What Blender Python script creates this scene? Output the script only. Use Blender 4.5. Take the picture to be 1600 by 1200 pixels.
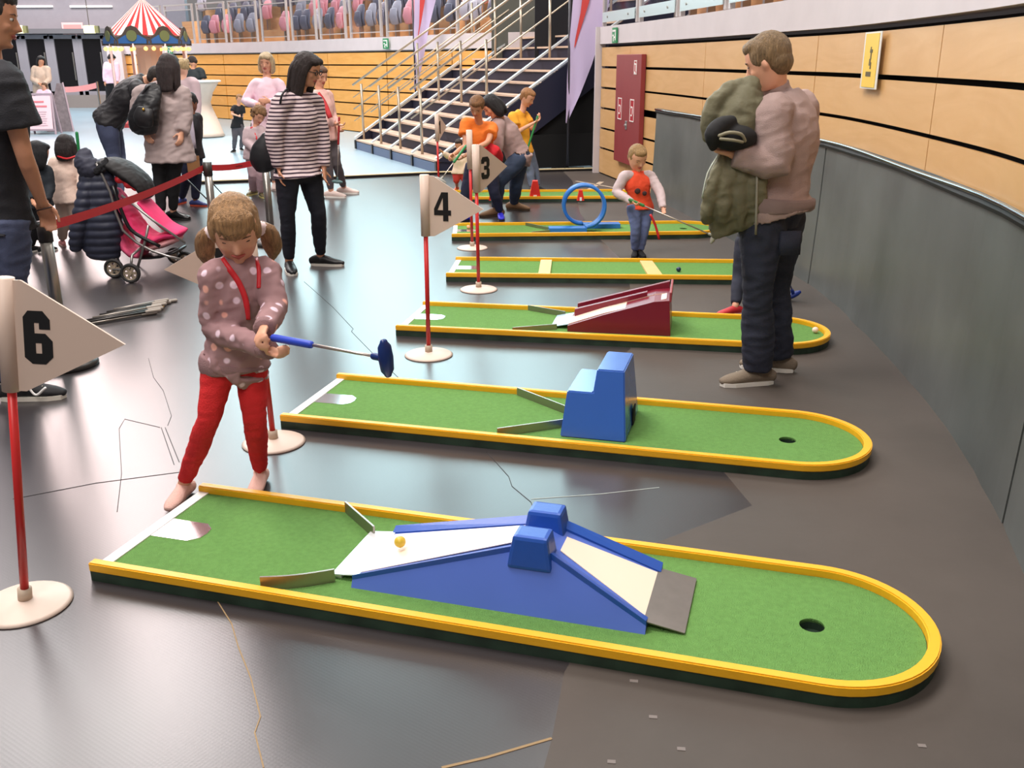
import bpy, bmesh, math, random
from mathutils import Vector, Matrix, noise
random.seed(7)
for o in list(bpy.data.objects): bpy.data.objects.remove(o)
S = bpy.context.scene
COL = S.collection
# ------------------------------------------------------------------ camera
FPX, PITCH, CAMH, ROLL = 1483.2, 0.3295, 1.6, -0.004
cd = bpy.data.cameras.new('camera'); cam = bpy.data.objects.new('camera', cd); COL.objects.link(cam)
cd.sensor_width = 36; cd.lens = FPX / 1600 * 36; cd.clip_end = 200; cd.clip_start = 0.05
cam.matrix_world = Matrix.Translation((0, 0, CAMH)) @ Matrix.Rotation(math.pi / 2 - PITCH, 4, 'X') @ Matrix.Rotation(ROLL, 4, 'Z')
S.camera = cam
S.view_settings.view_transform = 'Standard'; S.view_settings.look = 'None'
S.view_settings.gamma = 1; S.view_settings.use_curve_mapping = False
S.view_settings.exposure = 0.0
# ------------------------------------------------------------------ light
W = bpy.data.worlds.new('world'); S.world = W; W.use_nodes = True
bg = W.node_tree.nodes['Background']; bg.inputs[0].default_value = (0.62, 0.58, 0.57, 1); bg.inputs[1].default_value = 0.38
def area(name, loc, tgt, sx, sy, power, col):
    l = bpy.data.lights.new(name, 'AREA'); l.shape = 'RECTANGLE'; l.size = sx; l.size_y = sy; l.energy = power; l.color = col
    o = bpy.data.objects.new(name, l); COL.objects.link(o); o.location = loc
    o.rotation_euler = (Vector(tgt) - Vector(loc)).to_track_quat('-Z', 'Y').to_euler(); return o
area('overhead_light', (-3, 4, 9), (-0.3, 5.5, 0), 4, 4, 900, (1.0, 0.93, 0.88))
area('overhead_light', (2.5, 10, 10), (1.0, 11, 0), 4, 4, 560, (1.0, 0.93, 0.86))
area('overhead_light', (-8, 16, 11), (-6, 18, 0), 6, 6, 1500, (1.0, 0.95, 0.93))
area('overhead_light', (-4, 20, 12), (-5, 27, 2), 6, 6, 1700, (1.0, 0.92, 0.86))
area('overhead_light', (-15, 29, 8.5), (-18, 34, 1.5), 5, 5, 1500, (1.0, 0.93, 0.93))  # added fill light, brightens the door wall and its lintel
area('overhead_light', (-2, -3, 8), (1.5, 5, 1.0), 3, 3, 380, (1.0, 0.93, 0.88))
# ------------------------------------------------------------------ projection helpers (photo pixel -> place)
_s, _c = math.sin(PITCH), math.cos(PITCH); _cr, _sr = math.cos(ROLL), math.sin(ROLL)
def ray(u, v):
    a, b = (u - 800) / FPX, (v - 600) / FPX
    X = a * _cr + b * _sr; Y = a * _sr - b * _cr
    return Vector((X, _c + Y * _s, -_s + Y * _c))
def G(u, v, z=0.0):
    d = ray(u, v); t = (z - CAMH) / d.z; return Vector((d.x * t, d.y * t, z))
def P(u, v, y):
    d = ray(u, v); t = y / d.y; return Vector((d.x * t, y, CAMH + d.z * t))
# ------------------------------------------------------------------ materials
def lin(c):
    return tuple((x / 255 / 12.92) if x / 255 <= .04045 else ((x / 255 + .055) / 1.055) ** 2.4 for x in c)
_m = {}
def mat(name, rgb, rough=0.6, metal=0.0, var=0.0, vscale=6.0, bump=0.0, bscale=60.0, spec=0.5, emit=None, coat=0.0, stretch=None):
    """plain procedural material: base colour with noise variation and bump"""
    if name in _m: return _m[name]
    m = bpy.data.materials.new(name); m.use_nodes = True; _m[name] = m
    nt = m.node_tree; b = nt.nodes['Principled BSDF']
    c = lin(rgb)
    b.inputs['Base Color'].default_value = (*c, 1); b.inputs['Roughness'].default_value = rough
    b.inputs['Metallic'].default_value = metal; b.inputs['Specular IOR Level'].default_value = spec
    b.inputs['Coat Weight'].default_value = coat
    if var or bump:
        tc = nt.nodes.new('ShaderNodeTexCoord'); mp = nt.nodes.new('ShaderNodeMapping')
        nt.links.new(tc.outputs['Object'], mp.inputs[0])
        if stretch: mp.inputs['Scale'].default_value = stretch
    if var:
        n = nt.nodes.new('ShaderNodeTexNoise'); n.inputs['Scale'].default_value = vscale; n.inputs['Detail'].default_value = 5
        nt.links.new(mp.outputs[0], n.inputs['Vector'])
        r = nt.nodes.new('ShaderNodeMapRange'); r.inputs[1].default_value = .25; r.inputs[2].default_value = .75
        r.inputs[3].default_value = 1 - var; r.inputs[4].default_value = 1 + var
        nt.links.new(n.outputs['Fac'], r.inputs[0])
        x = nt.nodes.new('ShaderNodeMix'); x.data_type = 'RGBA'; x.blend_type = 'MULTIPLY'; x.inputs['Factor'].default_value = 1
        x.inputs['A'].default_value = (*c, 1); nt.links.new(r.outputs[0], x.inputs['B'])
        nt.links.new(x.outputs['Result'], b.inputs['Base Color'])
    if bump:
        n2 = nt.nodes.new('ShaderNodeTexNoise'); n2.inputs['Scale'].default_value = bscale; n2.inputs['Detail'].default_value = 4
        nt.links.new(mp.outputs[0], n2.inputs['Vector'])
        bp = nt.nodes.new('ShaderNodeBump'); bp.inputs['Strength'].default_value = bump; bp.inputs['Distance'].default_value = 0.01
        nt.links.new(n2.outputs['Fac'], bp.inputs['Height']); nt.links.new(bp.outputs[0], b.inputs['Normal'])
    if emit:
        b.inputs['Emission Color'].default_value = (*lin(emit[0]), 1); b.inputs['Emission Strength'].default_value = emit[1]
    return m
def ramp2(nt, fac, stops, const=True):
    r = nt.nodes.new('ShaderNodeValToRGB'); r.color_ramp.interpolation = 'CONSTANT' if const else 'LINEAR'
    el = r.color_ramp.elements
    while len(el) > 1: el.remove(el[0])
    el[0].position = stops[0][0]; el[0].color = (*lin(stops[0][1]), 1)
    for p, c in stops[1:]:
        e = el.new(p); e.color = (*lin(c), 1)
    nt.links.new(fac, r.inputs[0]); return r
def mat_stripes(name, a, b_, period, duty=.5, axis='Z', rough=.8, coord='Object', warp=0.0, bands='linear'):
    if name in _m: return _m[name]
    m = mat(name, a, rough); nt = m.node_tree; b = nt.nodes['Principled BSDF']
    tc = nt.nodes.new('ShaderNodeTexCoord'); sx = nt.nodes.new('ShaderNodeSeparateXYZ'); nt.links.new(tc.outputs[coord], sx.inputs[0])
    src = sx.outputs[axis]
    if warp:
        n = nt.nodes.new('ShaderNodeTexNoise'); n.inputs['Scale'].default_value = 3; nt.links.new(tc.outputs[coord], n.inputs['Vector'])
        ad = nt.nodes.new('ShaderNodeMath'); ad.operation = 'MULTIPLY_ADD'; ad.inputs[1].default_value = warp
        nt.links.new(n.outputs['Fac'], ad.inputs[0]); nt.links.new(src, ad.inputs[2]); src = ad.outputs[0]
    d = nt.nodes.new('ShaderNodeMath'); d.operation = 'DIVIDE'; d.inputs[1].default_value = period; nt.links.new(src, d.inputs[0])
    f = nt.nodes.new('ShaderNodeMath'); f.operation = 'FRACT'; nt.links.new(d.outputs[0], f.inputs[0])
    r = ramp2(nt, f.outputs[0], [(0, a), (duty, b_)]); nt.links.new(r.outputs[0], b.inputs['Base Color'])
    return m
def mat_wood(name, rgb, rgb2, rough=.5, scale=(1, 1, 6), dist=2.2):
    if name in _m: return _m[name]
    m = mat(name, rgb, rough); nt = m.node_tree; b = nt.nodes['Principled BSDF']
    tc = nt.nodes.new('ShaderNodeTexCoord'); mp = nt.nodes.new('ShaderNodeMapping'); mp.inputs['Scale'].default_value = scale
    nt.links.new(tc.outputs['Object'], mp.inputs[0])
    n = nt.nodes.new('ShaderNodeTexNoise'); n.inputs['Scale'].default_value = .9; n.inputs['Detail'].default_value = 4; n.inputs['Distortion'].default_value = dist
    nt.links.new(mp.outputs[0], n.inputs['Vector'])
    r = nt.nodes.new('ShaderNodeMix'); r.data_type = 'RGBA'; r.inputs['A'].default_value = (*lin(rgb), 1); r.inputs['B'].default_value = (*lin(rgb2), 1)
    mr = nt.nodes.new('ShaderNodeMapRange'); mr.inputs[1].default_value = .3; mr.inputs[2].default_value = .7
    nt.links.new(n.outputs['Fac'], mr.inputs[0]); nt.links.new(mr.outputs[0], r.inputs['Factor'])
    nt.links.new(r.outputs['Result'], b.inputs['Base Color']); return m
def mat_glass(name, tint=(225, 235, 238), gl=.12):
    if name in _m: return _m[name]
    m = bpy.data.materials.new(name); m.use_nodes = True; _m[name] = m; nt = m.node_tree; nt.nodes.clear()
    out = nt.nodes.new('ShaderNodeOutputMaterial'); mx = nt.nodes.new('ShaderNodeMixShader'); t = nt.nodes.new('ShaderNodeBsdfTransparent')
    g = nt.nodes.new('ShaderNodeBsdfGlossy'); g.inputs['Roughness'].default_value = .05; t.inputs[0].default_value = (*lin(tint), 1)
    mx.inputs[0].default_value = gl
    nt.links.new(t.outputs[0], mx.inputs[1]); nt.links.new(g.outputs[0], mx.inputs[2]); nt.links.new(mx.outputs[0], out.inputs[0]); return m
# ------------------------------------------------------------------ object helpers
def tag(o, label=None, cat=None, group=None, kind=None):
    if label: o['label'] = label
    if cat: o['category'] = cat
    if group: o['group'] = group
    if kind: o['kind'] = kind
    return o
def thing(name, label, cat, loc=(0, 0, 0), rz=0.0, group=None):
    o = bpy.data.objects.new(name, None); COL.objects.link(o); o.location = loc; o.rotation_euler = (0, 0, rz)
    o.empty_display_size = .1; return tag(o, label, cat, group)
def obj(name, bm, m, parent=None, smooth=False, off=None):
    """link a bmesh as ONE mesh object; off = world position of the root when the mesh was made in world coordinates"""
    if off is not None: bmesh.ops.translate(bm, verts=bm.verts, vec=-Vector(off))
    me = bpy.data.meshes.new(name); bmesh.ops.recalc_face_normals(bm, faces=bm.faces); bm.to_mesh(me); bm.free()
    if smooth: me.polygons.foreach_set('use_smooth', [True] * len(me.polygons))
    for x in (m if isinstance(m, (list, tuple)) else [m]): me.materials.append(x)
    o = bpy.data.objects.new(name, me); COL.objects.link(o); o.parent = parent; return o
def struct(name, bm, m, parent=None, smooth=False):
    o = obj(name, bm, m, parent, smooth)
    if parent is None: o['kind'] = 'structure'
    return o
def dup(root, loc=None, rz=None, label=None):
    r = root.copy(); COL.objects.link(r)
    if loc is not None: r.location = loc
    if rz is not None: r.rotation_euler = (0, 0, rz)
    if label: r['label'] = label
    for ch in list(root.children):
        c = ch.copy(); COL.objects.link(c); c.parent = r
        for g in ch.children:
            d = g.copy(); COL.objects.link(d); d.parent = c
    return r
def NB(): return bmesh.new()
def box(bm, c, d, rot=None, taper=None, bevel=0.0):
    """box centred c, dims d; taper=(tx,ty): top scale"""
    M = (Matrix.Translation(c) @ (rot.to_4x4() if rot else Matrix.Identity(4)))
    vs = []
    for z in (-.5, .5):
        k = taper if (taper and z > 0) else (1, 1)
        for x, y in ((-.5, -.5), (.5, -.5), (.5, .5), (-.5, .5)):
            vs.append(bm.verts.new(M @ Vector((x * d[0] * k[0], y * d[1] * k[1], z * d[2]))))
    fs = [bm.faces.new([vs[i] for i in q]) for q in ((3, 2, 1, 0), (4, 5, 6, 7), (0, 1, 5, 4), (1, 2, 6, 5), (2, 3, 7, 6), (3, 0, 4, 7))]
    if bevel:
        es = {e for f in fs for e in f.edges}
        bmesh.ops.bevel(bm, geom=list(es), offset=bevel, segments=2, affect='EDGES', profile=.6)
    return vs
def prism(bm, poly, z0, z1, M=None):
    """extrude 2-D polygon between z0 and z1, optional matrix"""
    M = M or Matrix.Identity(4)
    a = [bm.verts.new(M @ Vector((x, y, z0))) for x, y in poly]; b = [bm.verts.new(M @ Vector((x, y, z1))) for x, y in poly]
    bm.faces.new(a[::-1]); bm.faces.new(b); n = len(poly)
    for i in range(n): bm.faces.new((a[i], a[(i + 1) % n], b[(i + 1) % n], b[i]))
def frame(t, side=None):
    t = t.normalized()
    ref = side if side is not None else (Vector((1, 0, 0)) if abs(t.x) < .8 else Vector((0, 1, 0)))
    a = ref - t * ref.dot(t)
    if a.length < 1e-5: a = Vector((0, 1, 0)) - t * t.y
    a.normalize(); return a, t.cross(a)
def crm(p0, p1, p2, p3, t):
    return 0.5 * ((2 * p1) + (-p0 + p2) * t + (2 * p0 - 5 * p1 + 4 * p2 - p3) * t * t + (-p0 + 3 * p1 - 3 * p2 + p3) * t ** 3)
def spline(pts, sub):
    if sub <= 1: return list(pts)
    out = []; n = len(pts)
    for i in range(n - 1):
        p0 = pts[max(i - 1, 0)]; p3 = pts[min(i + 2, n - 1)]
        for k in range(sub): out.append(crm(p0, pts[i], pts[i + 1], p3, k / sub))
    out.append(pts[-1]); return out
def tube(bm, pts, rads, side=None, n=12, sub=1, cap='flat', closed=False):
    """loft of elliptical rings along pts; rads float or (rx,ry), rx lies along side"""
    pts = [Vector(p) for p in pts]
    if not isinstance(rads, list): rads = [rads] * len(pts)
    rr = [Vector(r if isinstance(r, (list, tuple)) else (r, r)).to_3d() if not isinstance(r, Vector) else r for r in rads]
    if sub > 1: pts = spline(pts, sub); rr = spline(rr, sub)
    sides = side if isinstance(side, list) else None
    if cap == 'round':
        t0 = (pts[0] - pts[1]).normalized(); t1 = (pts[-1] - pts[-2]).normalized()
        r0, r1 = min(rr[0].x, rr[0].y), min(rr[-1].x, rr[-1].y)
        pts = [pts[0] + t0 * r0 * .95, pts[0] + t0 * r0 * .75, pts[0] + t0 * r0 * .4] + pts + [pts[-1] + t1 * r1 * .4, pts[-1] + t1 * r1 * .75, pts[-1] + t1 * r1 * .95]
        rr = [rr[0] * .25, rr[0] * .65, rr[0] * .92] + rr + [rr[-1] * .92, rr[-1] * .65, rr[-1] * .25]
    rings = []; last = None; m = len(pts)
    for i, p in enumerate(pts):
        t = (pts[min(i + 1, m - 1)] - pts[max(i - 1, 0)])
        if closed: t = pts[(i + 1) % m] - pts[i - 1]
        a, b = frame(t, side if side is not None else last); last = a
        rings.append([bm.verts.new(p + a * rr[i].x * math.cos(2 * math.pi * k / n) + b * rr[i].y * math.sin(2 * math.pi * k / n)) for k in range(n)])
    q = m if closed else m - 1
    for i in range(q):
        A, B = rings[i], rings[(i + 1) % m]
        for k in range(n): bm.faces.new((A[k], A[(k + 1) % n], B[(k + 1) % n], B[k]))
    if not closed: bm.faces.new(rings[0][::-1]); bm.faces.new(rings[-1])
def lathe(bm, prof, c=(0, 0, 0), n=32):
    c = Vector(c); R = []
    for r, z in prof: R.append([bm.verts.new(c + Vector((r * math.cos(2 * math.pi * k / n), r * math.sin(2 * math.pi * k / n), z))) for k in range(n)])
    for A, B in zip(R[:-1], R[1:]):
        for k in range(n): bm.faces.new((A[k], A[(k + 1) % n], B[(k + 1) % n], B[k]))
    bm.faces.new(R[0][::-1]); bm.faces.new(R[-1])
def blob(bm, c, ax, lv=2):
    """ellipsoid: centre, three axis vectors"""
    r = bmesh.ops.create_icosphere(bm, subdivisions=lv, radius=1)
    M = Matrix((ax[0], ax[1], ax[2])).transposed()
    for v in r['verts']: v.co = M @ v.co + Vector(c)
def ball(bm, c, r, lv=3): blob(bm, c, (Vector((r, 0, 0)), Vector((0, r, 0)), Vector((0, 0, r))), lv)
def solid(name, bm, m, parent, off, voxel, smooth=3, disp=None):
    """fuse overlapping closed pieces into ONE continuous surface"""
    bmesh.ops.translate(bm, verts=bm.verts, vec=-Vector(off))
    bmesh.ops.recalc_face_normals(bm, faces=bm.faces)
    me = bpy.data.meshes.new('tmp'); bm.to_mesh(me); bm.free()
    t = bpy.data.objects.new('tmp', me); COL.objects.link(t)
    r = t.modifiers.new('r', 'REMESH'); r.mode = 'VOXEL'; r.voxel_size = voxel
    if smooth:
        s = t.modifiers.new('s', 'SMOOTH'); s.factor = .5; s.iterations = smooth
    dg = bpy.context.evaluated_depsgraph_get(); me2 = bpy.data.meshes.new_from_object(t.evaluated_get(dg))
    bpy.data.objects.remove(t); bpy.data.meshes.remove(me)
    if disp:
        for v, nn in zip(me2.vertices, [n.vector.copy() for n in me2.vertex_normals]): v.co += nn * disp(v.co)
    me2.polygons.foreach_set('use_smooth', [True] * len(me2.polygons)); me2.name = name
    me2.materials.clear(); me2.materials.append(m)
    o = bpy.data.objects.new(name, me2); COL.objects.link(o); o.parent = parent; return o
def ribbon(bm, path, z0, z1, thick, side=1):
    """vertical band following a plan path (list of (x,y)), given thickness to one side"""
    n = len(path); L = []
    for i in range(n):
        a = Vector(path[max(i - 1, 0)]); b = Vector(path[min(i + 1, n - 1)]); t = (b - a).normalized(); nn = Vector((t.y, -t.x)) * side * thick
        p = Vector(path[i]); L.append([bm.verts.new((p.x, p.y, z0)), bm.verts.new((p.x, p.y, z1)), bm.verts.new((p.x + nn.x, p.y + nn.y, z1)), bm.verts.new((p.x + nn.x, p.y + nn.y, z0))])
    for A, B in zip(L[:-1], L[1:]):
        for k in range(4): bm.faces.new((A[k], A[(k + 1) % 4], B[(k + 1) % 4], B[k]))
    bm.faces.new(L[0]); bm.faces.new(L[-1][::-1])
def arcpath(pts, step=.25):
    v = spline([Vector(p) for p in pts], 12); out = [v[0]]; acc = 0
    for a, b in zip(v[:-1], v[1:]):
        d = (b - a).length
        while acc + d >= step:
            a = a + (b - a) * ((step - acc) / d); out.append(a); d = (b - a).length; acc = 0
        acc += d
    return out

# ================================================================== MATERIAL LIBRARY
ply = mat_wood('birch_plywood', (206, 160, 104), (216, 172, 118), .45)
ply2 = mat_wood('honey_plywood', (224, 160, 78), (236, 176, 96), .5)
concrete = mat('painted_beam', (205, 196, 198), .7, var=.05, vscale=3)
bsteel = mat('balustrade_steel', (196, 190, 188), .4, .35)
steel = mat('brushed_steel', (170, 165, 158), .32, 1.0, bump=.05, bscale=200)
alu = mat('aluminium', (205, 205, 205), .35, .9)
black = mat('black_void', (9, 9, 10), .9)
blackp = mat('black_plastic', (16, 16, 18), .35)
navy = mat('navy_paint', (28, 30, 62), .5, var=.1)
yellow = mat('yellow_paint', (240, 178, 30), .42, var=.03, vscale=20, bump=.08, bscale=90)
whitep = mat('white_paint', (245, 243, 240), .4)
redpole = mat('red_pole', (205, 40, 40), .35)
cream = mat('cream_plastic', (232, 208, 192), .5, var=.03)
# ================================================================== FLOOR
def floor_mat(name, base, rough, spec, tread=0.0, var=.25):
    m = mat(name, base, rough, spec=spec); nt = m.node_tree; b = nt.nodes['Principled BSDF']
    tc = nt.nodes.new('ShaderNodeTexCoord')
    n = nt.nodes.new('ShaderNodeTexNoise'); n.inputs['Scale'].default_value = .9; n.inputs['Detail'].default_value = 8; n.inputs['Roughness'].default_value = .65
    nt.links.new(tc.outputs['Object'], n.inputs['Vector'])
    r = nt.nodes.new('ShaderNodeMapRange'); r.inputs[1].default_value = .3; r.inputs[2].default_value = .7; r.inputs[3].default_value = 1 - var; r.inputs[4].default_value = 1 + var
    nt.links.new(n.outputs['Fac'], r.inputs[0])
    x = nt.nodes.new('ShaderNodeMix'); x.data_type = 'RGBA'; x.blend_type = 'MULTIPLY'; x.inputs['Factor'].default_value = 1; x.inputs['A'].default_value = (*lin(base), 1)
    nt.links.new(r.outputs[0], x.inputs['B']); nt.links.new(x.outputs['Result'], b.inputs['Base Color'])
    r2 = nt.nodes.new('ShaderNodeMapRange'); r2.inputs[3].default_value = rough * .95; r2.inputs[4].default_value = rough * 1.06
    nt.links.new(n.outputs['Fac'], r2.inputs[0]); nt.links.new(r2.outputs[0], b.inputs['Roughness'])
    bp = nt.nodes.new('ShaderNodeBump'); bp.inputs['Distance'].default_value = .0012; bp.inputs['Strength'].default_value = .35
    if tread:
        mp = nt.nodes.new('ShaderNodeMapping'); mp.inputs['Rotation'].default_value = (0, 0, .6); mp.inputs['Scale'].default_value = (95, 95, 95)
        nt.links.new(tc.outputs['Object'], mp.inputs[0]); ck = nt.nodes.new('ShaderNodeTexVoronoi'); ck.feature = 'F1'; ck.inputs['Randomness'].default_value = 0.0
        ck.inputs['Scale'].default_value = 1; nt.links.new(mp.outputs[0], ck.inputs['Vector'])
        nt.links.new(ck.outputs['Distance'], bp.inputs['Height']); bp.inputs['Strength'].default_value = tread
    else:
        n2 = nt.nodes.new('ShaderNodeTexNoise'); n2.inputs['Scale'].default_value = 40; nt.links.new(tc.outputs['Object'], n2.inputs['Vector']); nt.links.new(n2.outputs['Fac'], bp.inputs['Height'])
    nt.links.new(bp.outputs[0], b.inputs['Normal']); return m
gloss_floor = floor_mat('ribbed_floor_mat', (54, 50, 52), .30, 1.0, tread=.10, var=.10)
matte_floor = floor_mat('matte_floor_mat', (80, 73, 68), .6, .3, var=.18)
sport_floor = floor_mat('sport_floor', (150, 176, 190), .3, .5, var=.05)
thr = [G(-400, 300), G(300, 288), G(540, 279), G(660, 273.5), G(800, 270), G(936, 266.5)]
bm = NB()   # near floor: glossy mats left of a ragged seam, matte mats right of it
seam = [(0.02, 1.0), (0.05, 1.75), tuple(G(862, 1155).xy), tuple(G(882, 1050).xy), (0.42, 2.9), tuple(G(1175, 790).xy), (0.78, 4.2), tuple(G(930, 590).xy), tuple(G(985, 545).xy), tuple(G(985, 455).xy), (0.95, 7.7), tuple(G(935, 372).xy), (0.75, 10.5), tuple(G(900, 300).xy), (0.85, 13.4), tuple(G(880, 267.7).xy)]
L = [(-14, 1.0)] + seam + [tuple(t.xy) for t in reversed(thr[:5])] + [(-14, thr[0].y)]
prism(bm, L, -.02, 0); struct('floor', bm, gloss_floor)
bm = NB(); Rr = [(4, 1.0), (4, 18.6), (0.9, 18.6), tuple(thr[-1].xy)] + seam[::-1]
prism(bm, Rr, -.02, 0.0); struct('floor', bm, matte_floor)
bm = NB(); back = [tuple(t.xy) for t in thr] + [(0.9, 18.6), (2.5, 40), (-40, 48), (-40, thr[0].y), (-14, thr[0].y)]
prism(bm, back, -.02, 0); struct('floor', bm, sport_floor)
bm = NB(); ribbon(bm, [tuple(t.xy) for t in thr], 0, .03, .07, -1); struct('trim_1', bm, blackp)
bm = NB(); ribbon(bm, [(t.x, t.y + .005) for t in thr], .0305, .042, .06, -1); struct('trim_2', bm, mat('cream_edge', (222, 205, 160), .5))
# cracks / tape lines lying on the floor mats
def floor_line(pix, w, m, name='floor_seam', z=.0015):
    pts = [G(*p) for p in pix]; b = NB(); n = len(pts); V = []
    for i, p in enumerate(pts):
        t = (pts[min(i + 1, n - 1)] - pts[max(i - 1, 0)]).normalized(); s = Vector((-t.y, t.x, 0)) * w
        V.append((b.verts.new(p + s), b.verts.new(p - s), b.verts.new(p - s + Vector((0, 0, z))), b.verts.new(p + s + Vector((0, 0, z)))))
    for A, B in zip(V[:-1], V[1:]):
        for k in range(4): b.faces.new((A[k], A[(k + 1) % 4], B[(k + 1) % 4], B[k]))
    b.faces.new(V[0]); b.faces.new(V[-1][::-1]); return struct('floor', b, m)
dark = mat('seam_dark', (45, 42, 42), .7); tan = mat('seam_tan', (150, 125, 90), .8); pale = mat('tape_pale', (190, 200, 195), .6)
floor_line([(340, 940), (362, 975), (372, 1010), (392, 1060), (402, 1100), (407, 1120), (398, 1145), (412, 1200)], .0018, tan)
floor_line([(690, 1200), (760, 1184), (862, 1154)], .004, tan)
floor_line([(183, 800), (190, 740), (186, 670), (195, 655), (250, 668)], .0012, dark)
floor_line([(232, 560), (240, 590), (255, 610), (268, 650), (262, 665)], .0012, dark)
floor_line([(258, 668), (280, 722)], .0016, dark); floor_line([(252, 668), (272, 726)], .0016, dark)
floor_line([(20, 780), (150, 755), (280, 738)], .0012, dark)
floor_line([(475, 440), (520, 480), (552, 514), (549, 518), (590, 560), (640, 606)], .0012, dark)
floor_line([(760, 706), (795, 745), (800, 760), (830, 785), (838, 812)], .0012, dark)
floor_line([(830, 780), (940, 772), (1030, 762)], .0014, pale)
floor_line([(900, 283), (942, 290), (980, 297)], .02, mat('tape_beige', (185, 170, 150), .6)); floor_line([(921, 296), (940, 284)], .035, mat('tape_beige', (185, 170, 150), .6))
floor_line([(925, 366), (980, 374), (1062, 374)], .012, black)
for u, v in ((990, 1064), (1020, 1120), (1064, 1170), (1440, 1165), (955, 1190)):
    floor_line([(u - 6, v), (u + 7, v + 1)], .006, mat('scuff', (120, 112, 108), .7))
# ================================================================== WALLS
RW = arcpath([(1.30, 14.35), (1.62, 12.6), (1.93, 10.5), (2.15, 8.4), (2.27, 7.1), (2.26, 6.2), (2.16, 5.0), (2.05, 4.1), (1.88, 3.3), (1.68, 2.6), (1.5, 2.0), (1.38, 1.4), (1.3, .6), (1.28, -.6)], .08)
def cum(path):
    a = [0]
    for p, q in zip(path[:-1], path[1:]): a.append(a[-1] + (q - p).length)
    return a
def at_y(path, y): return min(range(len(path)), key=lambda i: abs(path[i].y - y))
BEAM0, BEAM1 = 1.78, 2.03
wr = NB(); ribbon(wr, [(p.x + .10, p.y) for p in RW[::3]], 0, BEAM0, .03, -1)
wall_r = struct('wall_right', wr, black)
ys = [14.35, 13.0, 10.2, 7.35, 5.05, 3.0, 1.4, -.6]
levels = [(1.505, 1.755), (1.225, 1.475), (.945, 1.195), (.665, .915), (.385, .635), (.02, .355)]
b = NB()
for k in range(len(ys) - 1):
    i0, i1 = at_y(RW, ys[k]), at_y(RW, ys[k + 1]); seg = RW[i0:i1 + 1]
    seg = [seg[0].lerp(seg[1], .08)] + seg[1:-1:2] + [seg[-1].lerp(seg[-2], .08)]
    for j, (z0, z1) in enumerate(levels):
        if j > 2 and k > 1: continue
        if j == 2 and k > 0: z0, z1 = 1.0, 1.2
        ribbon(b, seg, z0, z1, .022, -1)
obj('wood_panel', b, ply, wall_r)
# dark protective sheet in front of the lower wall
sheet = mat('rubber_sheet', (92, 96, 94), .42, var=.28, vscale=1.6, bump=.12, bscale=3)
i0 = at_y(RW, 11.75)
b = NB(); cuts = [11.75, 6.95, 4.75, 3.12, -.6]
for k in range(4):
    s_ = RW[at_y(RW, cuts[k]):at_y(RW, cuts[k + 1]) + 1]; s_ = [s_[0].lerp(s_[1], .12)] + s_[1:-1:2] + [s_[-1]]
    n = len(s_); L_ = []
    for i, p in enumerate(s_):
        ripple = .006 * noise.noise(Vector((p.y * 2.3, 0, 4)))
        q = Vector((p.x - .02 + ripple + (.004 if k % 2 else 0), p.y)); lo = Vector((q.x - .035 + .01 * noise.noise(Vector((p.y * 3, 5, 0))), q.y))
        zt = 1.045
        L_.append([b.verts.new((lo.x, lo.y, 0.0)), b.verts.new((q.x - .012, q.y, .5)), b.verts.new((q.x, q.y, zt)), b.verts.new((q.x + .006, q.y, zt)), b.verts.new((q.x + .006, q.y, 0.0))])
    for A, B in zip(L_[:-1], L_[1:]):
        for j in range(5): b.faces.new((A[j], A[(j + 1) % 5], B[(j + 1) % 5], B[j]))
    b.faces.new(L_[0]); b.faces.new(L_[-1][::-1])
obj('rubber_sheet', b, sheet, wall_r, smooth=False)
b = NB(); pts = [Vector((p.x - .035, p.y, 1.035 + .006 * math.sin(p.y * 2.1))) for p in RW[i0::4]]
tube(b, pts, .011, n=8); cable = obj('black_hose', b, mat('glossy_hose', (14, 14, 16), .18, coat=.6), None, smooth=True); tag(cable, 'glossy black hose running along the top of the dark sheet on the right wall', 'hose')
b = NB(); pts = [Vector((p.x - .025, p.y, 1.012 + .012 * noise.noise(Vector((p.y, 3, 1))))) for p in RW[i0::4]]
tube(b, pts, (.014, .02), n=6); obj('torn_edge', b, mat('torn_black', (20, 20, 20), .7), wall_r)
# red hydrant cabinet door on the far right wall
cab = thing('hydrant_cabinet', 'tall dark red wall cabinet with white pictogram stickers beside the white corner post', 'cabinet', (0, 0, 0))
pa, pb = P(967, 85, 13.35), P(1002, 85, 12.35)
xa = Vector((1.56, 13.1)); xb = Vector((1.75, 12.12))
xa = RW[at_y(RW, 13.42)]; xb = RW[at_y(RW, 12.28)]
tt = (xb - xa).to_3d(); wdt = tt.length; tt.normalize(); nrm = Vector((tt.y, -tt.x, 0)); nrm = nrm if nrm.x < 0 else -nrm
Rm = Matrix((tt, Vector((0, 0, 1)), nrm)).transposed().to_4x4(); Rm.translation = xa.to_3d() + nrm * .035
cab.matrix_world = Rm
maroon = mat('maroon_paint', (140, 52, 54), .5, var=.04)
b = NB(); box(b, (wdt / 2, .97, 0), (wdt, 1.37, .06), bevel=.006); obj('cabinet_door', b, maroon, cab)
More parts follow.
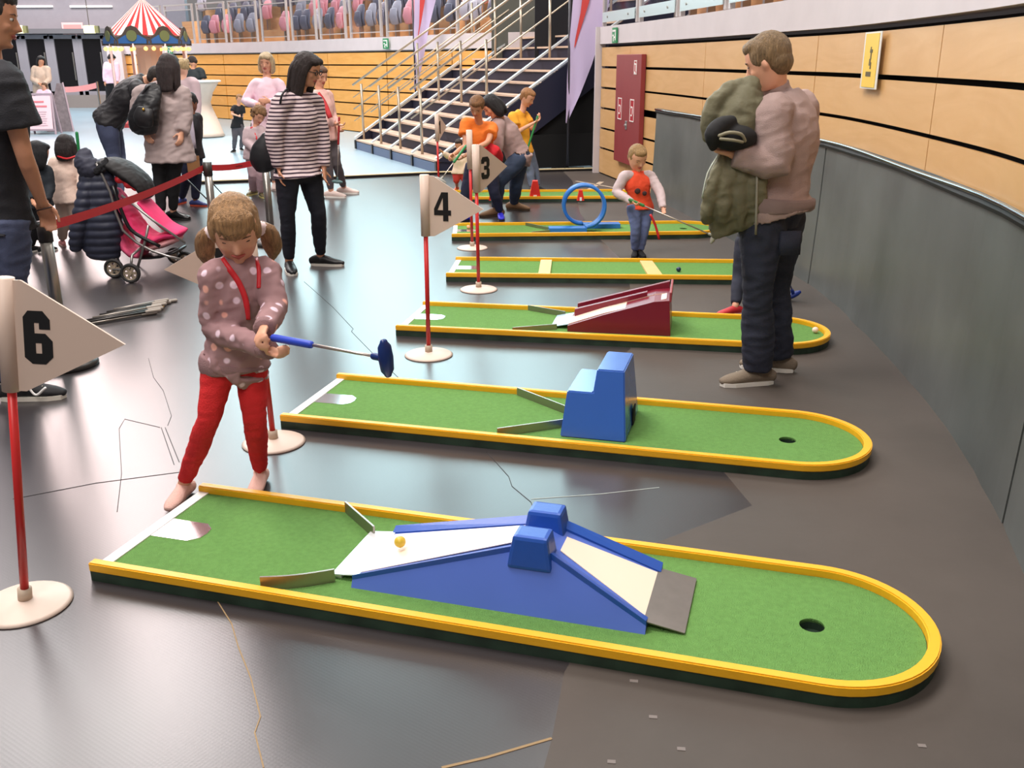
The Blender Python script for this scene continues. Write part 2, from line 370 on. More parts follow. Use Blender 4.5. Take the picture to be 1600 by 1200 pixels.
for nm, (cx, cz, w_, h_) in {'notice': (.8, .08, .12, .17), 'a': (.22, .62, .18, .28), 'b': (.72, .62, .18, .28)}.items():
    cz = 1.655 - cz - .06 if nm != 'notice' else 1.5
    b = NB(); box(b, (cx * wdt, cz, .033), (w_, h_, .004)); s1 = obj('sticker', b, mat('sticker_red', (176, 40, 48), .4), cab)
    b = NB()
    for (ax, az, aw, ah) in ((0, h_ / 2 - .008, w_, .012), (0, -h_ / 2 + .008, w_, .012), (w_ / 2 - .006, 0, .012, h_), (-w_ / 2 + .006, 0, .012, h_), (-.02, .04, .05, .02), (.02, .0, .02, .09), (-.02, -.06, .05, .02)):
        if ah < h_ * 1.01 and aw <= w_: box(b, (cx * wdt + ax, cz + az, .0365), (aw, ah, .003))
    obj('pictogram', b, whitep, s1)
b = NB(); box(b, (.5 * wdt, .78, .035), (.07, .11, .012), bevel=.004); tube(b, [(.5 * wdt - .0, .78, .04), (.5 * wdt, .78, .06)], .014); obj('latch', b, alu, cab)
# white corner post
b = NB(); box(b, (1.285, 14.42, 1.015), (.14, .12, 2.03)); struct('trim_3', b, concrete)
# beam along the right
b = NB(); ribbon(b, [(p.x - .03, p.y) for p in RW[::3]], BEAM0 + .02, BEAM1, .5, -1); struct('trim_4', b, concrete)
# back wall
BW = arcpath([(1.2, 18.2), (-.6, 18.9), (-2.2, 21.2), (-3.75, 23.2), (-6.0, 26.2), (-8.8, 28.9), (-12.3, 31.6)], .2)
b = NB(); ribbon(b, [(p.x, p.y + .10) for p in BW[::3]], 0, BEAM0, .05, 1); wall_b = struct('wall_back', b, black)
b = NB(); i = 0
while i < len(BW) - 3:
    seg = BW[i:i + 15]
    if len(seg) < 3: break
    seg = [seg[0].lerp(seg[1], .1)] + seg[1:-1:2] + [seg[-1].lerp(seg[-2], .1)]
    for (z0, z1) in levels: ribbon(b, seg, z0 - (.0 if z0 > .1 else 0), z1, .03, 1)
    i += 14
obj('wood_panel', b, ply2, wall_b)
b = NB(); ribbon(b, [(p.x + .05, p.y - .1) for p in BW[::3]], BEAM0 + .02, BEAM1 + .04, .6, 1); struct('trim_5', b, concrete)
b = NB(); e = BW[-1]; box(b, (e.x - .1, e.y - .2, 1.03), (.45, .35, 2.06)); struct('trim_10', b, concrete)
# ------------------------------------------------ balustrades (glass in steel frames)
glass = mat_glass('balustrade_glass', (236, 240, 244), .07)
def balustrade(path, z0, span, label, n_off=0, kick=None, top=1.05):
    c = cum(path); tot = c[-1]; k = 0; s = n_off; out = []
    def pt(d):
        j = min(range(len(c)), key=lambda i: abs(c[i] - d)); return path[j]
    roots = []
    while s + span <= tot:
        a, e = pt(s + .03).to_3d(), pt(s + span - .03).to_3d(); t = (e - a); Ln = t.length; t.normalize(); nn = Vector((-t.y, t.x, 0))
        M = Matrix((t, nn, Vector((0, 0, 1)))).transposed().to_4x4(); M.translation = Vector((a.x, a.y, z0))
        nums = ['first', 'second', 'third', 'fourth', 'fifth', 'sixth', 'seventh', 'eighth', 'ninth', 'tenth', 'eleventh', 'twelfth']; r = thing('balustrade_panel', nums[min(len(roots), 11)] + ' ' + label, 'balustrade', group=label[:60]); roots.append(r); r.matrix_world = M
        for xx in (.03, Ln - .03):
            q = NB(); box(q, (xx, 0, top / 2), (.05, .05, top)); obj('post', q, bsteel, r)
        q = NB(); box(q, (Ln / 2, 0, top), (Ln, .06, .04)); obj('handrail', q, bsteel, r)
        q = NB(); box(q, (Ln / 2, 0, top - .14), (Ln - .1, .03, .025)); obj('mid_rail', q, bsteel, r)
        q = NB(); box(q, (Ln / 2, 0, .1), (Ln - .1, .03, .02)); obj('bottom_rail', q, bsteel, r)
        q = NB(); box(q, (Ln / 2, 0, .1 + (top - .24) / 2), (Ln - .12, .012, top - .24)); obj('glass_pane', q, glass, r)
        if kick:
            q = NB(); box(q, (Ln / 2, kick * .035, .11), (Ln - .12, .01, .13)); kp = obj('kick_plate', q, mat('pale_kick_plate', (200, 222, 224), .35, .4), r)
            q = NB()
            for bx in (.2, .8): tube(q, [(Ln * bx, kick * .03, .11), (Ln * bx, kick * .05, .11)], .014, n=8)
            obj('bolt', q, steel, kp)
        s += span
balustrade([Vector((p.x + .02, p.y)) for p in RW[:130]], BEAM1 + .01, 1.62, 'glass balustrade panel from the white corner post above the right wall', .0, kick=-1)
balustrade([Vector((p.x + .03, p.y + .05)) for p in BW[12:]], BEAM1 + .05, 1.6, 'glass balustrade panel from the staircase above the back wall', .1)
# ------------------------------------------------ stand tiers and seats
tierm = mat_wood('tier_wood', (205, 160, 115), (190, 140, 95), .6)
def offset(path, d, side):
    o = []; n = len(path)
    for i in range(n):
        a = path[max(i - 1, 0)]; b2 = path[min(i + 1, n - 1)]; t = (b2 - a).normalized(); nn = Vector((t.y, -t.x)) * side
        o.append(path[i] + nn * d)
    return o
b = NB()
for k in range(4):
    ribbon(b, offset(BW, .6 + k * .85, 1)[::3], 1.9, 2.05 + k * .38, .9, 1)
struct('stand_tiers_back', b, tierm)  # stepped seating tiers of the stand above the back wall
b = NB()
for k in range(3):
    ribbon(b, offset(RW, .5 + k * .85, -1)[:150:4], 1.9, 2.05 + k * .38, .9, -1)
struct('stand_tiers_right', b, tierm)
seat_cols = {'dark grey': (88, 88, 104), 'pink': (214, 140, 150), 'light grey': (150, 148, 160)}
def make_seat(cn):
    m = mat('seat_' + cn.replace(' ', '_'), seat_cols[cn], .35)
    r = thing('tribune_chair', cn + ' tip up plastic seat in the stand behind the glass balustrade', 'chair', group=cn + ' seats in the stand')
    q = NB(); tube(q, [(0, .05, .36), (0, .02, .5), (0, .06, .72), (0, .09, .82)], [(.215, .03), (.23, .035), (.22, .03), (.15, .02)], side=Vector((1, 0, 0)), n=14, cap='round'); obj('seat_back', q, m, r, True)
    q = NB(); tube(q, [(0, .0, .34), (0, -.05, .5), (0, -.03, .66)], [(.17, .03), (.19, .035), (.15, .02)], side=Vector((1, 0, 0)), n=12, cap='round'); obj('seat_pan', q, m, r, True)
    q = NB(); box(q, (0, .05, .18), (.06, .1, .36)); obj('bracket', q, steel, r)
    return r
protos = {k: make_seat(k) for k in seat_cols}; used = set()
def put_seat(kind, loc, rz):
    if kind not in used: used.add(kind); r = protos[kind]; r.location = loc; r.rotation_euler = (0, 0, rz); return
    dup(protos[kind], loc, rz)
rnd = random.Random(3)
for k in range(3):
    pth = offset(BW, 1.0 + k * .85, 1); c = cum(pth); d = 2.2
    while d < c[-1] - .5:
        j = min(range(len(c)), key=lambda i: abs(c[i] - d)); p = pth[j]; q = pth[min(j + 1, len(pth) - 1)] - pth[max(j - 1, 0)]
        blk = (d % 4.4)
        if not (3.2 < blk < 4.4 and k < 3 and d > 8): put_seat(rnd.choice(['dark grey', 'dark grey', 'dark grey', 'pink', 'light grey']), (p.x, p.y, 2.05 + k * .38), math.atan2(-q.y, -q.x) )
        d += .57
for k in range(2):
    pth = offset(RW[:150], .95 + k * .85, -1); c = cum(pth); d = .3
    while d < c[-1] - .3:
        j = min(range(len(c)), key=lambda i: abs(c[i] - d)); p = pth[j]; q = pth[min(j + 1, len(pth) - 1)] - pth[max(j - 1, 0)]
        put_seat(rnd.choice(['dark grey', 'dark grey', 'light grey']), (p.x, p.y, 2.05 + k * .38), math.atan2(q.y, q.x)); d += .6
# ------------------------------------------------ high windows (daylight seen mirrored in the floor)
def window_wall(n, x0, x1, y, z0, z1, col, strength, cols, rows):
    q = NB(); box(q, ((x0 + x1) / 2, y, (z0 + z1) / 2), (x1 - x0, .1, z1 - z0))
    w = struct('window_%d' % n, q, mat('daylight_pane_%d' % n, (200, 200, 200), .4, emit=(col, strength)))
    q = NB()
    for i in range(cols + 1): box(q, (x0 + (x1 - x0) * i / cols, y - .25, (z0 + z1) / 2), (.35, .3, z1 - z0))
    for i in range(rows + 1): box(q, ((x0 + x1) / 2, y - .2, z0 + (z1 - z0) * i / rows), (x1 - x0, .2, .2))
    obj('window_frame', q, mat('mullion_grey', (90, 88, 90), .6), w)
window_wall(1, -15.5, 4.6, 46, 5.2, 24.0, (194, 229, 234), 9.0, 5, 4)
window_wall(2, -23.5, -16.8, 44, 5.2, 30.0, (255, 230, 226), 12.5, 2, 5)
window_wall(3, -36, -25.5, 42, 5.2, 20.0, (236, 216, 222), 5.0, 3, 4)
# ------------------------------------------------ far left doors
b = NB(); box(b, (-18.5, 36.2, 3.9), (14, .3, 2.9)); wd = struct('wall_door', b, mat('lintel_grey', (146, 141, 148), .7, var=.04))
b = NB(); box(b, (-18.5, 35.8, 5.75), (14, 3.4, .8)); struct('ceiling_soffit', b, mat('soffit_pink', (196, 172, 176), .7))
b = NB(); box(b, (-18.5, 36.0, .22), (14, .5, .44)); struct('baseboard_back', b, mat('plinth_grey', (130, 122, 118), .7))
dframe = mat('door_frame_grey', (138, 135, 142), .5); dglass = mat('dark_door_glass', (18, 17, 20), .12)
xs = [-24.4 + i * 1.0 for i in range(13)]
for i, x in enumerate(xs):
    b = NB(); box(b, (x, 35.9, 1.42), (.07, .1, 2.0)); box(b, (x + .5, 35.96, 1.45), (.94, .02, 2.0))
    w_, h_ = .94, 2.02
    for dx in (-w_ / 2 + .07, w_ / 2 - .07): box(b, (x + .5 + dx, 35.9, 1.45), (.14, .09, h_))
    for dz in (.5, 2.42): box(b, (x + .5, 35.9, dz), (w_, .09, .14))
    d = struct('door_%d' % (i + 1), b, dframe)
    b = NB(); box(b, (x + .5, 35.93, 1.45), (w_ - .28, .03, h_ - .2)); obj('door_glass', b, dglass, d)
    b = NB(); tube(b, [(x + .8, 35.8, .95), (x + .8, 35.8, 1.9)], .025); obj('door_handle', b, steel, d)
b = NB(); box(b, (-18.5, 35.75, 2.6), (14, .5, .16)); struct('trim_6', b, mat('canopy_grey', (105, 104, 108), .5))
for k, (u, v) in enumerate(((28, 46), (140, 46))):
    c_ = P(u, v, 33.5)
    e = thing('emergency_light', ('left' if k == 0 else 'right') + ' one of two glowing yellow exit lamps hung above the glass doors', 'lamp', c_)
    b = NB(); box(b, (0, 0, 0), (.36, .14, .24), bevel=.03); obj('lamp_body', b, mat('exit_glow', (240, 240, 190), .4, emit=((246, 244, 178), 1.6)), e)
    b = NB(); tube(b, [(0, 0, .12), (0, 0, 1.5)], .015, n=6); obj('rod', b, steel, e)
    b = NB(); box(b, (.25, .0, 0), (.12, .14, .22)); obj('end_cap', b, mat('olive_cap', (120, 120, 80), .5), e)
sg = P(114, 46, 35.9); b = NB(); box(b, sg, (.75, .03, .46)); ps = obj('wall_notice', b, mat('pale_pink', (238, 190, 190), .6)); tag(ps, 'pale pink notice board on the grey lintel above the glass doors', 'notice')
b = NB(); box(b, sg + Vector((0, -.02, .04)), (.62, .02, .24)); obj('notice_text', b, mat('pink_print', (232, 150, 148), .6), ps)
for k, (u0, u1) in enumerate(((20, 82), (110, 175))):
    a, e = P(u0, 10, 36.0), P(u1, 10, 36.0); b = NB(); box(b, (a + e) / 2, ((e - a).x, .12, .06)); t = obj('strip_light', b, mat('strip_glow', (230, 228, 224), .4, emit=((240, 236, 230), .8))); tag(t, ('left' if k == 0 else 'right') + ' of two long strip lights under the soffit over the doors', 'lamp')
# ------------------------------------------------ exit signs on the beams (green running man pictogram)
green_s = mat('exit_green', (42, 130, 84), .5, emit=((40, 130, 80), .15))
def exit_sign(c, tdir, label, sc=1.0):
    t = Vector(tdir).normalized(); nn = Vector((t.y, -t.x, 0)); nn = nn if nn.y < 0 else -nn
    M = Matrix((t, -nn, Vector((0, 0, 1)))).transposed().to_4x4(); M.translation = c
    r = thing('exit_sign', label, 'sign'); r.matrix_world = M
    q = NB(); box(q, (0, 0, 0), (.17 * sc, .02, .17 * sc)); obj('sign_plate', q, green_s, r)
    q = NB()
    for (x, z, w_, h_) in ((.02, .05, .09, .022), (.052, 0, .024, .11), (-.035, 0, .04, .02), (.01, -.02, .05, .018), (-.02, -.045, .022, .04), (-.05, .05, .022, .022)):
        box(q, (x * sc, -.012, z * sc), (w_ * sc, .004, h_ * sc))
    obj('pictogram', q, whitep, r)
p1 = RW[at_y(RW, 13.55)]
exit_sign(Vector((p1.x - .05, p1.y, 1.90)), (RW[5] - RW[0]).to_3d(), 'green exit sign on the right beam beside the corner post above the red cabinet', 1.15)
i = min(range(len(BW)), key=lambda i: abs(BW[i].x / BW[i].y - G(614, 300).x / G(614, 300).y)); p = BW[i]
exit_sign(Vector((p.x + .02, p.y - .16, 1.93)), (BW[i] - BW[i + 3]).to_3d(), 'small green exit sign on the back beam left of the narrow banner', 1.25)
i = min(range(len(BW)), key=lambda i: abs(BW[i].x / BW[i].y - G(290, 300).x / G(290, 300).y)); p = BW[i]
exit_sign(Vector((p.x + .02, p.y - .16, 1.90)), (BW[i] - BW[i + 3]).to_3d(), 'green exit sign on the back beam right of the carousel canopy', 1.25)
# yellow notice on the right wall
a = RW[at_y(RW, 6.32)]; c2 = RW[at_y(RW, 5.98)]; t = (c2 - a).to_3d().normalized(); nn = Vector((t.y, -t.x, 0)); nn = nn if nn.x < 0 else -nn
M = Matrix((t, Vector((0, 0, 1)), nn)).transposed().to_4x4(); M.translation = a.to_3d() + nn * .03 + Vector((0, 0, 1.585))
yn = thing('wall_notice', 'yellow poster with a small drawing on the right wooden wall', 'poster'); yn.matrix_world = M
b = NB(); box(b, (.14, 0, 0), (.34, .335, .004)); obj('poster_sleeve', b, mat('clear_sleeve', (225, 225, 220), .3), yn)
b = NB(); box(b, (.14, 0, .004), (.27, .315, .003)); obj('poster_sheet', b, mat('poster_yellow', (236, 196, 66), .5), yn)
b = NB()
for (x, z, w_, h_) in ((.15, .055, .05, .02), (.15, .03, .02, .05), (.14, -.01, .03, .04), (.16, -.03, .02, .04), (.13, -.08, .1, .028), (.14, .07, .015, .02)): box(b, (x, z, .0065), (w_, h_, .002))
obj('drawing', b, mat('print_brown', (90, 75, 30), .6), yn)

# ================================================================== STAIRCASE
A0, B0 = Vector((-2.93, 18.49, 0)), Vector((-1.10, 14.41, 0)); per = Vector((.9125, .409, 0)); alng = (B0 - A0).normalized(); SW = (B0 - A0).length
RISE, RUN, NS = .18, .28, 19
st = thing('staircase', 'wide navy staircase with pale treads and four steel handrails rising to the upper right', 'staircase', A0)
def sp(a, k, z): return alng * a + per * (RUN * k) + Vector((0, 0, z))
Ms = Matrix((alng, per, Vector((0, 0, 1)))).transposed()
treadm = mat('tread_edge', (206, 178, 156), .55, var=.06); navyd = mat('stair_navy', (26, 28, 52), .6); stepf = mat('step_face_blue', (96, 112, 140), .55)
for k in range(NS):
    z = RISE * (k + 1); q = NB()
    box(q, sp(SW / 2, k + .5, z - .014), (SW, RUN * 1.06, .028), rot=Ms); obj('tread', q, treadm, st)
b = NB()
for k in range(NS): box(b, sp(SW / 2, k + .52, RISE * (k + .5) - .02), (SW, RUN * .9, RISE - .0), rot=Ms)
obj('riser', b, navyd, st)
b = NB(); box(b, sp(SW / 2, .03, RISE / 2 - .02), (SW, .03, RISE - .04), rot=Ms); obj('first_riser', b, stepf, st)
for j in range(5):
    a = SW * j / 4 if j < 4 else SW
    b = NB(); box(b, sp(a, -.02, RISE / 2), (.07, .05, RISE - .02), rot=Ms); obj('foot_block', b, blackp, st)
    p0, p1 = sp(a, -.05, RISE * 1.0 + .01), sp(a, NS - .3, RISE * (NS + .6))
    d = p1 - p0; sd = alng
    up = sd.cross(d).normalized(); M3 = Matrix((sd, d.normalized(), up if up.z > 0 else -up)).transposed()
    b = NB(); box(b, (p0 + p1) / 2 + Vector((0, 0, .02)), (.06, d.length, .03), rot=M3); obj('stringer_cap', b, mat('pale_alu', (225, 235, 240), .3, .5), st)
    if j in (0, 4):
        b = NB()
        for s1 in range(1):
            q0 = p0 - Vector((0, 0, .02)); q1 = p1 - Vector((0, 0, .02)); dn = Vector((0, 0, -.62)); o1 = alng * (.02 if j else -.02)
            vs = [b.verts.new(x) for x in (q0, q1, q1 + dn, q0 + per * .9 + Vector((0, 0, -.1)), q0 + o1, q1 + o1, q1 + dn + o1, q0 + per * .9 + Vector((0, 0, -.1)) + o1)]
            for f in ((0, 1, 2, 3), (7, 6, 5, 4), (0, 4, 5, 1), (1, 5, 6, 2), (2, 6, 7, 3), (3, 7, 4, 0)): b.faces.new([vs[i] for i in f])
        obj('side_panel', b, navyd, st)
for j in range(4):
    a = SW * j / 4 + .05; sl = Vector((0, 0, 0))
    for (h, r) in ((.98, .019), (.55, .012)) + (((.76, .008), (.34, .008)) if j == 0 else ()):
        b = NB(); p0, p1 = sp(a, -.1, RISE + h), sp(a, NS, RISE * (NS + 1.1) + h); tube(b, [p0, p1], r, n=10); obj('handrail', b, mat('rail_beige', (190, 178, 160), .3, .7), st, True)
    for k in range(0, NS, 4):
        b = NB(); z = RISE * (k + 1); tube(b, [sp(a, k + .5, z), sp(a, k + .5, z + .98 + .02)], .022, n=10); obj('post', b, mat('rail_beige', (190, 178, 160), .3, .7), st, True)
# open dark space under and beside the stairs, drawn as a black sheet
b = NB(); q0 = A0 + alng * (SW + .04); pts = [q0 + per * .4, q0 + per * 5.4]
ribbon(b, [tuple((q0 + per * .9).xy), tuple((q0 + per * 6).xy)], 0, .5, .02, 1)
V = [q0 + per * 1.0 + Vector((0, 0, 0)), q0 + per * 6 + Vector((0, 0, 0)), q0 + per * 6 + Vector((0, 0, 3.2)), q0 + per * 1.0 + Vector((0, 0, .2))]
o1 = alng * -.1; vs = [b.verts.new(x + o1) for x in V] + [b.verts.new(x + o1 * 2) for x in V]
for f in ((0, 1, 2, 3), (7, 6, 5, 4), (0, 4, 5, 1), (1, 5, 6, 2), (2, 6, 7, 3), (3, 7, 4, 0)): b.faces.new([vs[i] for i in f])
struct('understair_dark_sheet', b, black)
b = NB(); box(b, (1.05, 18.6, 1.4), (2.8, .2, 2.8)); struct('wall_passage', b, mat('passage_grey', (92, 94, 88), .8))
b = NB(); box(b, (1.25, 18.42, .33), (1.1, .1, .66)); struct('baseboard_passage', b, mat('plinth_dark', (44, 48, 48), .8))
# diagonal dark duct seen through the passage
b = NB(); pA, pB = P(850, 205, 17.0), P(960, 110, 17.0); d = (pB - pA).normalized(); up = Vector((0, 1, 0)).cross(d)
box(b, (pA + pB) / 2, ((pB - pA).length + 1.2, .15, .2), rot=Matrix((d, Vector((0, 1, 0)), -up)).transposed()); struct('trim_7', b, black)
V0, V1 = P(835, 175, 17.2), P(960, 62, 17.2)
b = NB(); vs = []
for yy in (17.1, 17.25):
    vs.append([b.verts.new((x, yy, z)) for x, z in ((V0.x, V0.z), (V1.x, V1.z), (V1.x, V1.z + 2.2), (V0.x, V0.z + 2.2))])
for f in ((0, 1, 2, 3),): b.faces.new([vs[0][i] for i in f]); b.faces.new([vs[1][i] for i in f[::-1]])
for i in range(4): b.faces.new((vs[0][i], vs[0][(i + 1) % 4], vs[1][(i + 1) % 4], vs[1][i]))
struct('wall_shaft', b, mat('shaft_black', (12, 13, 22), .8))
# upper landing wall behind the stairs' top
# ================================================================== LANES
K = 1.532 / 1.47
LN = {6: (-1.2293 * K, 2.8989 * K, -.2885), 5: (-.9419 * K, 4.1931 * K, -.2588), 4: (-.6248 * K, 5.6709 * K, -.1881), 3: (-.4587 * K, 7.1099 * K, -.0667), 2: (-.5449 * K, 8.7488 * K, .0362)}
LN[1] = (-1.05, 11.62, .012)
LW, LL = .6426, 2.587
turf = mat('green_turf', (112, 160, 86), .9, var=.09, vscale=55, bump=.9, bscale=260, spec=.15)
baseg = mat('dark_green_base', (38, 58, 44), .5, var=.5, vscale=9)
def outline(inset=0.0, n=28, L0=0.0):
    R = LW / 2 - inset; cx = LL - LW / 2
    return [(L0, -R)] + [(cx + R * math.cos(a), R * math.sin(a)) for a in [(-math.pi / 2) + math.pi * i / n for i in range(n + 1)]] + [(L0, R)]
def rail_mesh(b, w, z0, z1):
    O = outline(0); I = outline(w)
    def ring(z): return [b.verts.new((x, y, z)) for x, y in O], [b.verts.new((x, y, z)) for x, y in I]
    o0, i0 = ring(z0); o1, i1 = ring(z1)
    ch = .004
    for k in range(len(O) - 1):
        b.faces.new((o0[k], o0[k + 1], o1[k + 1], o1[k])); b.faces.new((i0[k + 1], i0[k], i1[k], i1[k + 1]))
        b.faces.new((o1[k], o1[k + 1], i1[k + 1], i1[k])); b.faces.new((o0[k + 1], o0[k], i0[k], i0[k + 1]))
    b.faces.new((o0[0], o1[0], i1[0], i0[0])); b.faces.new((o0[-1], i0[-1], i1[-1], o1[-1]))
    bmesh.ops.recalc_face_normals(b, faces=b.faces)
    es = [e for e in b.edges if e.is_manifold and abs(e.calc_face_angle(0)) > .8]
    bmesh.ops.bevel(b, geom=es, offset=ch, segments=2, affect='EDGES')
rm_, tm_, bmsh = None, None, None
def lane(k, label, hole=None, tongue=True):
    x, y, t = LN[k]; r = thing('minigolf_lane', label, 'minigolf lane', (x, y, 0), t, 'yellow rimmed minigolf lanes side by side')
    b = NB(); prism(b, outline(.006), 0.0, .036); obj('lane_base', b, baseg, r)
    b = NB(); rail_mesh(b, .034, .036, .068); obj('lane_rim', b, yellow, r)
    b = NB()
    if hole:   # turf with a real round hole cut in it
        O = outline(.036, L0=.046); hr = .036; n = 24
        prism(b, O, .030, .042)
        me = bpy.data.meshes.new('t'); b.to_mesh(me); b.free(); to = bpy.data.objects.new('t', me); COL.objects.link(to)
        c = NB(); lathe(c, [(hr, .0), (hr, .08)], (hole[0], hole[1], 0), n); cm = bpy.data.meshes.new('c'); c.to_mesh(cm); c.free(); co = bpy.data.objects.new('c', cm); COL.objects.link(co)
        md = to.modifiers.new('b', 'BOOLEAN'); md.operation = 'DIFFERENCE'; md.object = co; md.solver = 'EXACT'
        dg = bpy.context.evaluated_depsgraph_get(); m2 = bpy.data.meshes.new_from_object(to.evaluated_get(dg)); bpy.data.objects.remove(to)
        # same hole through the base
        bo = [o for o in r.children if o.name.startswith('lane_base')][0]; md = bo.modifiers.new('b', 'BOOLEAN'); md.operation = 'DIFFERENCE'; md.object = co; md.solver = 'EXACT'
        co2 = co; co.location = (0, 0, .008)
        dg = bpy.context.evaluated_depsgraph_get(); dg.update()
        old = bo.parent; bo.parent = None; dg = bpy.context.evaluated_depsgraph_get(); bm3 = bpy.data.meshes.new_from_object(bo.evaluated_get(dg)); bo.modifiers.clear(); bo.data = bm3; bo.parent = old
        bpy.data.objects.remove(co)
        m2.materials.clear(); m2.materials.append(turf); o = bpy.data.objects.new('turf', m2); COL.objects.link(o); o.parent = r
    else:
        prism(b, outline(.036, L0=.046), .030, .042); obj('turf', b, turf, r)
    b = NB(); box(b, (.026, 0, .041), (.042, LW - .07, .012), bevel=.002); obj('start_strip', b, whitep, r)
    if tongue:
        b = NB(); R = .065; prism(b, [(.04, -R), (.19, -R), (.222, -R * .55), (.228, 0), (.222, R * .55), (.19, R), (.04, R)], .042, .0445); obj('tee_plate', b, mat('tee_metal', (225, 225, 228), .12, .85), r)
    return r
def deflector(k, u0, v0, u1, v1, z0=.042, h=.05, thick=.007, curve=0.0):
    """bent metal guide standing on the turf, local lane coordinates"""
    r = lanes[k]; b = NB(); n = 8
    for i in range(n):
        a, e = i / n, (i + 1) / n
        f = lambda t: (u0 + (u1 - u0) * t, v0 + (v1 - v0) * t + curve * math.sin(math.pi * t))
        (x0, y0), (x1, y1) = f(a), f(e); d = Vector((x1 - x0, y1 - y0, 0)); L_ = d.length; d.normalize()
        box(b, ((x0 + x1) / 2, (y0 + y1) / 2, z0 + h / 2), (L_ * 1.02, thick, h), rot=Matrix((d, Vector((-d.y, d.x, 0)), Vector((0, 0, 1)))).transposed())
    bmesh.ops.remove_doubles(b, verts=b.verts, dist=.0015)
    return obj('deflector', b, mat('dull_metal', (168, 158, 150), .35, .9, var=.1), r)
lanes = {}
lanes[6] = lane(6, 'nearest minigolf lane with the blue double ramp and a yellow ball on it', (2.243, -.003))
lanes[5] = lane(5, 'second nearest minigolf lane with the stepped blue block', (2.244, 0))
lanes[4] = lane(4, 'third nearest minigolf lane with the dark red wedge ramp')
lanes[3] = lane(3, 'minigolf lane crossed by two flat wooden bars')
lanes[2] = lane(2, 'minigolf lane with the blue loop', (2.238, -.0))
lanes[1] = lane(1, 'farthest minigolf lane with red cone obstacles', None, False)
# lane 6 obstacle
blueA = mat('blue_paint', (36, 84, 176), .35, var=.05, vscale=12, bump=.05, bscale=60); blueB = mat('light_blue_side', (78, 108, 196), .4, var=.04)
z = .042
def quad(b, *pts):
    return b.faces.new([b.verts.new(p) for p in pts])
ob = thing('ramp_obstacle', 'blue double ramp with cream running surface and two humps on the nearest lane', 'minigolf obstacle', (LN[6][0], LN[6][1], 0), LN[6][2])
u0, u1, um = .865, 1.785, 1.425; hw0, hwm = .165, .085; H_ = .205; e0 = .022
def section(u, half, top, foot): return [(u, -foot, z), (u, -half, z + top), (u, half, z + top), (u, foot, z)]
b = NB(); mixs = lambda A, B, t: [tuple(A[i][k] * (1 - t) + B[i][k] * t for k in range(3)) for i in range(4)]
s0, s1_, s2, s3 = section(u0, .174, e0, .185), section(um - .03, .105, H_ - .035, .185), section(um + .03, .105, H_ - .035, .185), section(u1, .174, e0, .185)
secs = [mixs(s0, s1_, t / 10) for t in range(11)] + [mixs(s2, s3, t / 10) for t in range(11)]
VV = [[b.verts.new(p) for p in s] for s in secs]
for A, B in zip(VV[:-1], VV[1:]):
    for i in range(4): b.faces.new((A[i], A[(i + 1) % 4], B[(i + 1) % 4], B[i]))
b.faces.new(VV[0]); b.faces.new(VV[-1][::-1]); obj('ramp_body', b, blueB, ob)
def strip_on(ua, ub, wa, wb, top_a, top_b, th, m, name, dv=0):
    b = NB(); pts = [(ua, -wa + dv, z + top_a), (ua, wa + dv, z + top_a), (ub, wb + dv, z + top_b), (ub, -wb + dv, z + top_b)]
    a = [b.verts.new(p) for p in pts]; c = [b.verts.new((p[0], p[1], p[2] + th)) for p in pts]
    b.faces.new(a[::-1]); b.faces.new(c)
    for i in range(4): b.faces.new((a[i], a[(i + 1) % 4], c[(i + 1) % 4], c[i]))
    return obj(name, b, m, ob)
rc = mat('ramp_cream', (246, 226, 206), .35); sky = mat('sky_blue_paint', (120, 170, 222), .3)
strip_on(u0 + .002, um - .06, .132, .055, e0, H_ - .038, .003, rc, 'cream_track'); strip_on(um + .075, u1 - .01, .045, .128, H_ - .054, e0 + .002, .003, rc, 'cream_track')
for s1 in (-1, 1):
    b = NB()  # raised edges
    for (ua, ub, va, vb, ta, tb) in ((u0, um - .04, .174, .105, e0, H_ - .035), (um + .04, u1, .105, .174, H_ - .035, e0)):
        pts = [(ua, s1 * va, z + ta - .004), (ua, s1 * (va - .030), z + ta - .004), (ub, s1 * (vb - .040), z + tb - .004), (ub, s1 * vb, z + tb - .004)]
        a = [b.verts.new(p) for p in pts]; hgt = [.018, .006, .006, .018]; hh_ = [.02, .008, .008, .02]
        c = [b.verts.new((p[0], p[1], p[2] + hh_[i])) for i, p in enumerate(pts)]
        b.faces.new(a[::-1]); b.faces.new(c)
        for i in range(4): b.faces.new((a[i], a[(i + 1) % 4], c[(i + 1) % 4], c[i]))
    obj('ramp_edge', b, blueA, ob)
    b = NB(); box(b, (um - .0, s1 * .085, z + H_ - .032), (.14, .10, .105), taper=(.76, .80), bevel=.012); obj('hump', b, blueA, ob)
b = NB(); box(b, (.828, 0, z + .02), (.095, .30, .004), rot=Matrix.Rotation(-.12, 3, 'Y')); box(b, (.8, 0, z + .006), (.02, .28, .012)); obj('entry_plate', b, mat('white_plate', (240, 246, 248), .15, .3), ob)
b = NB(); box(b, (1.83, 0, z + .016), (.13, .315, .004), rot=Matrix.Rotation(.16, 3, 'Y')); obj('exit_plate', b, mat('grey_metal_plate', (128, 122, 118), .4, .8, var=.08, vscale=20), ob)
deflector(6, .62, .285, .80, .135, curve=.0, h=.045); deflector(6, .60, -.272, .80, -.165, h=.045, curve=-.012)
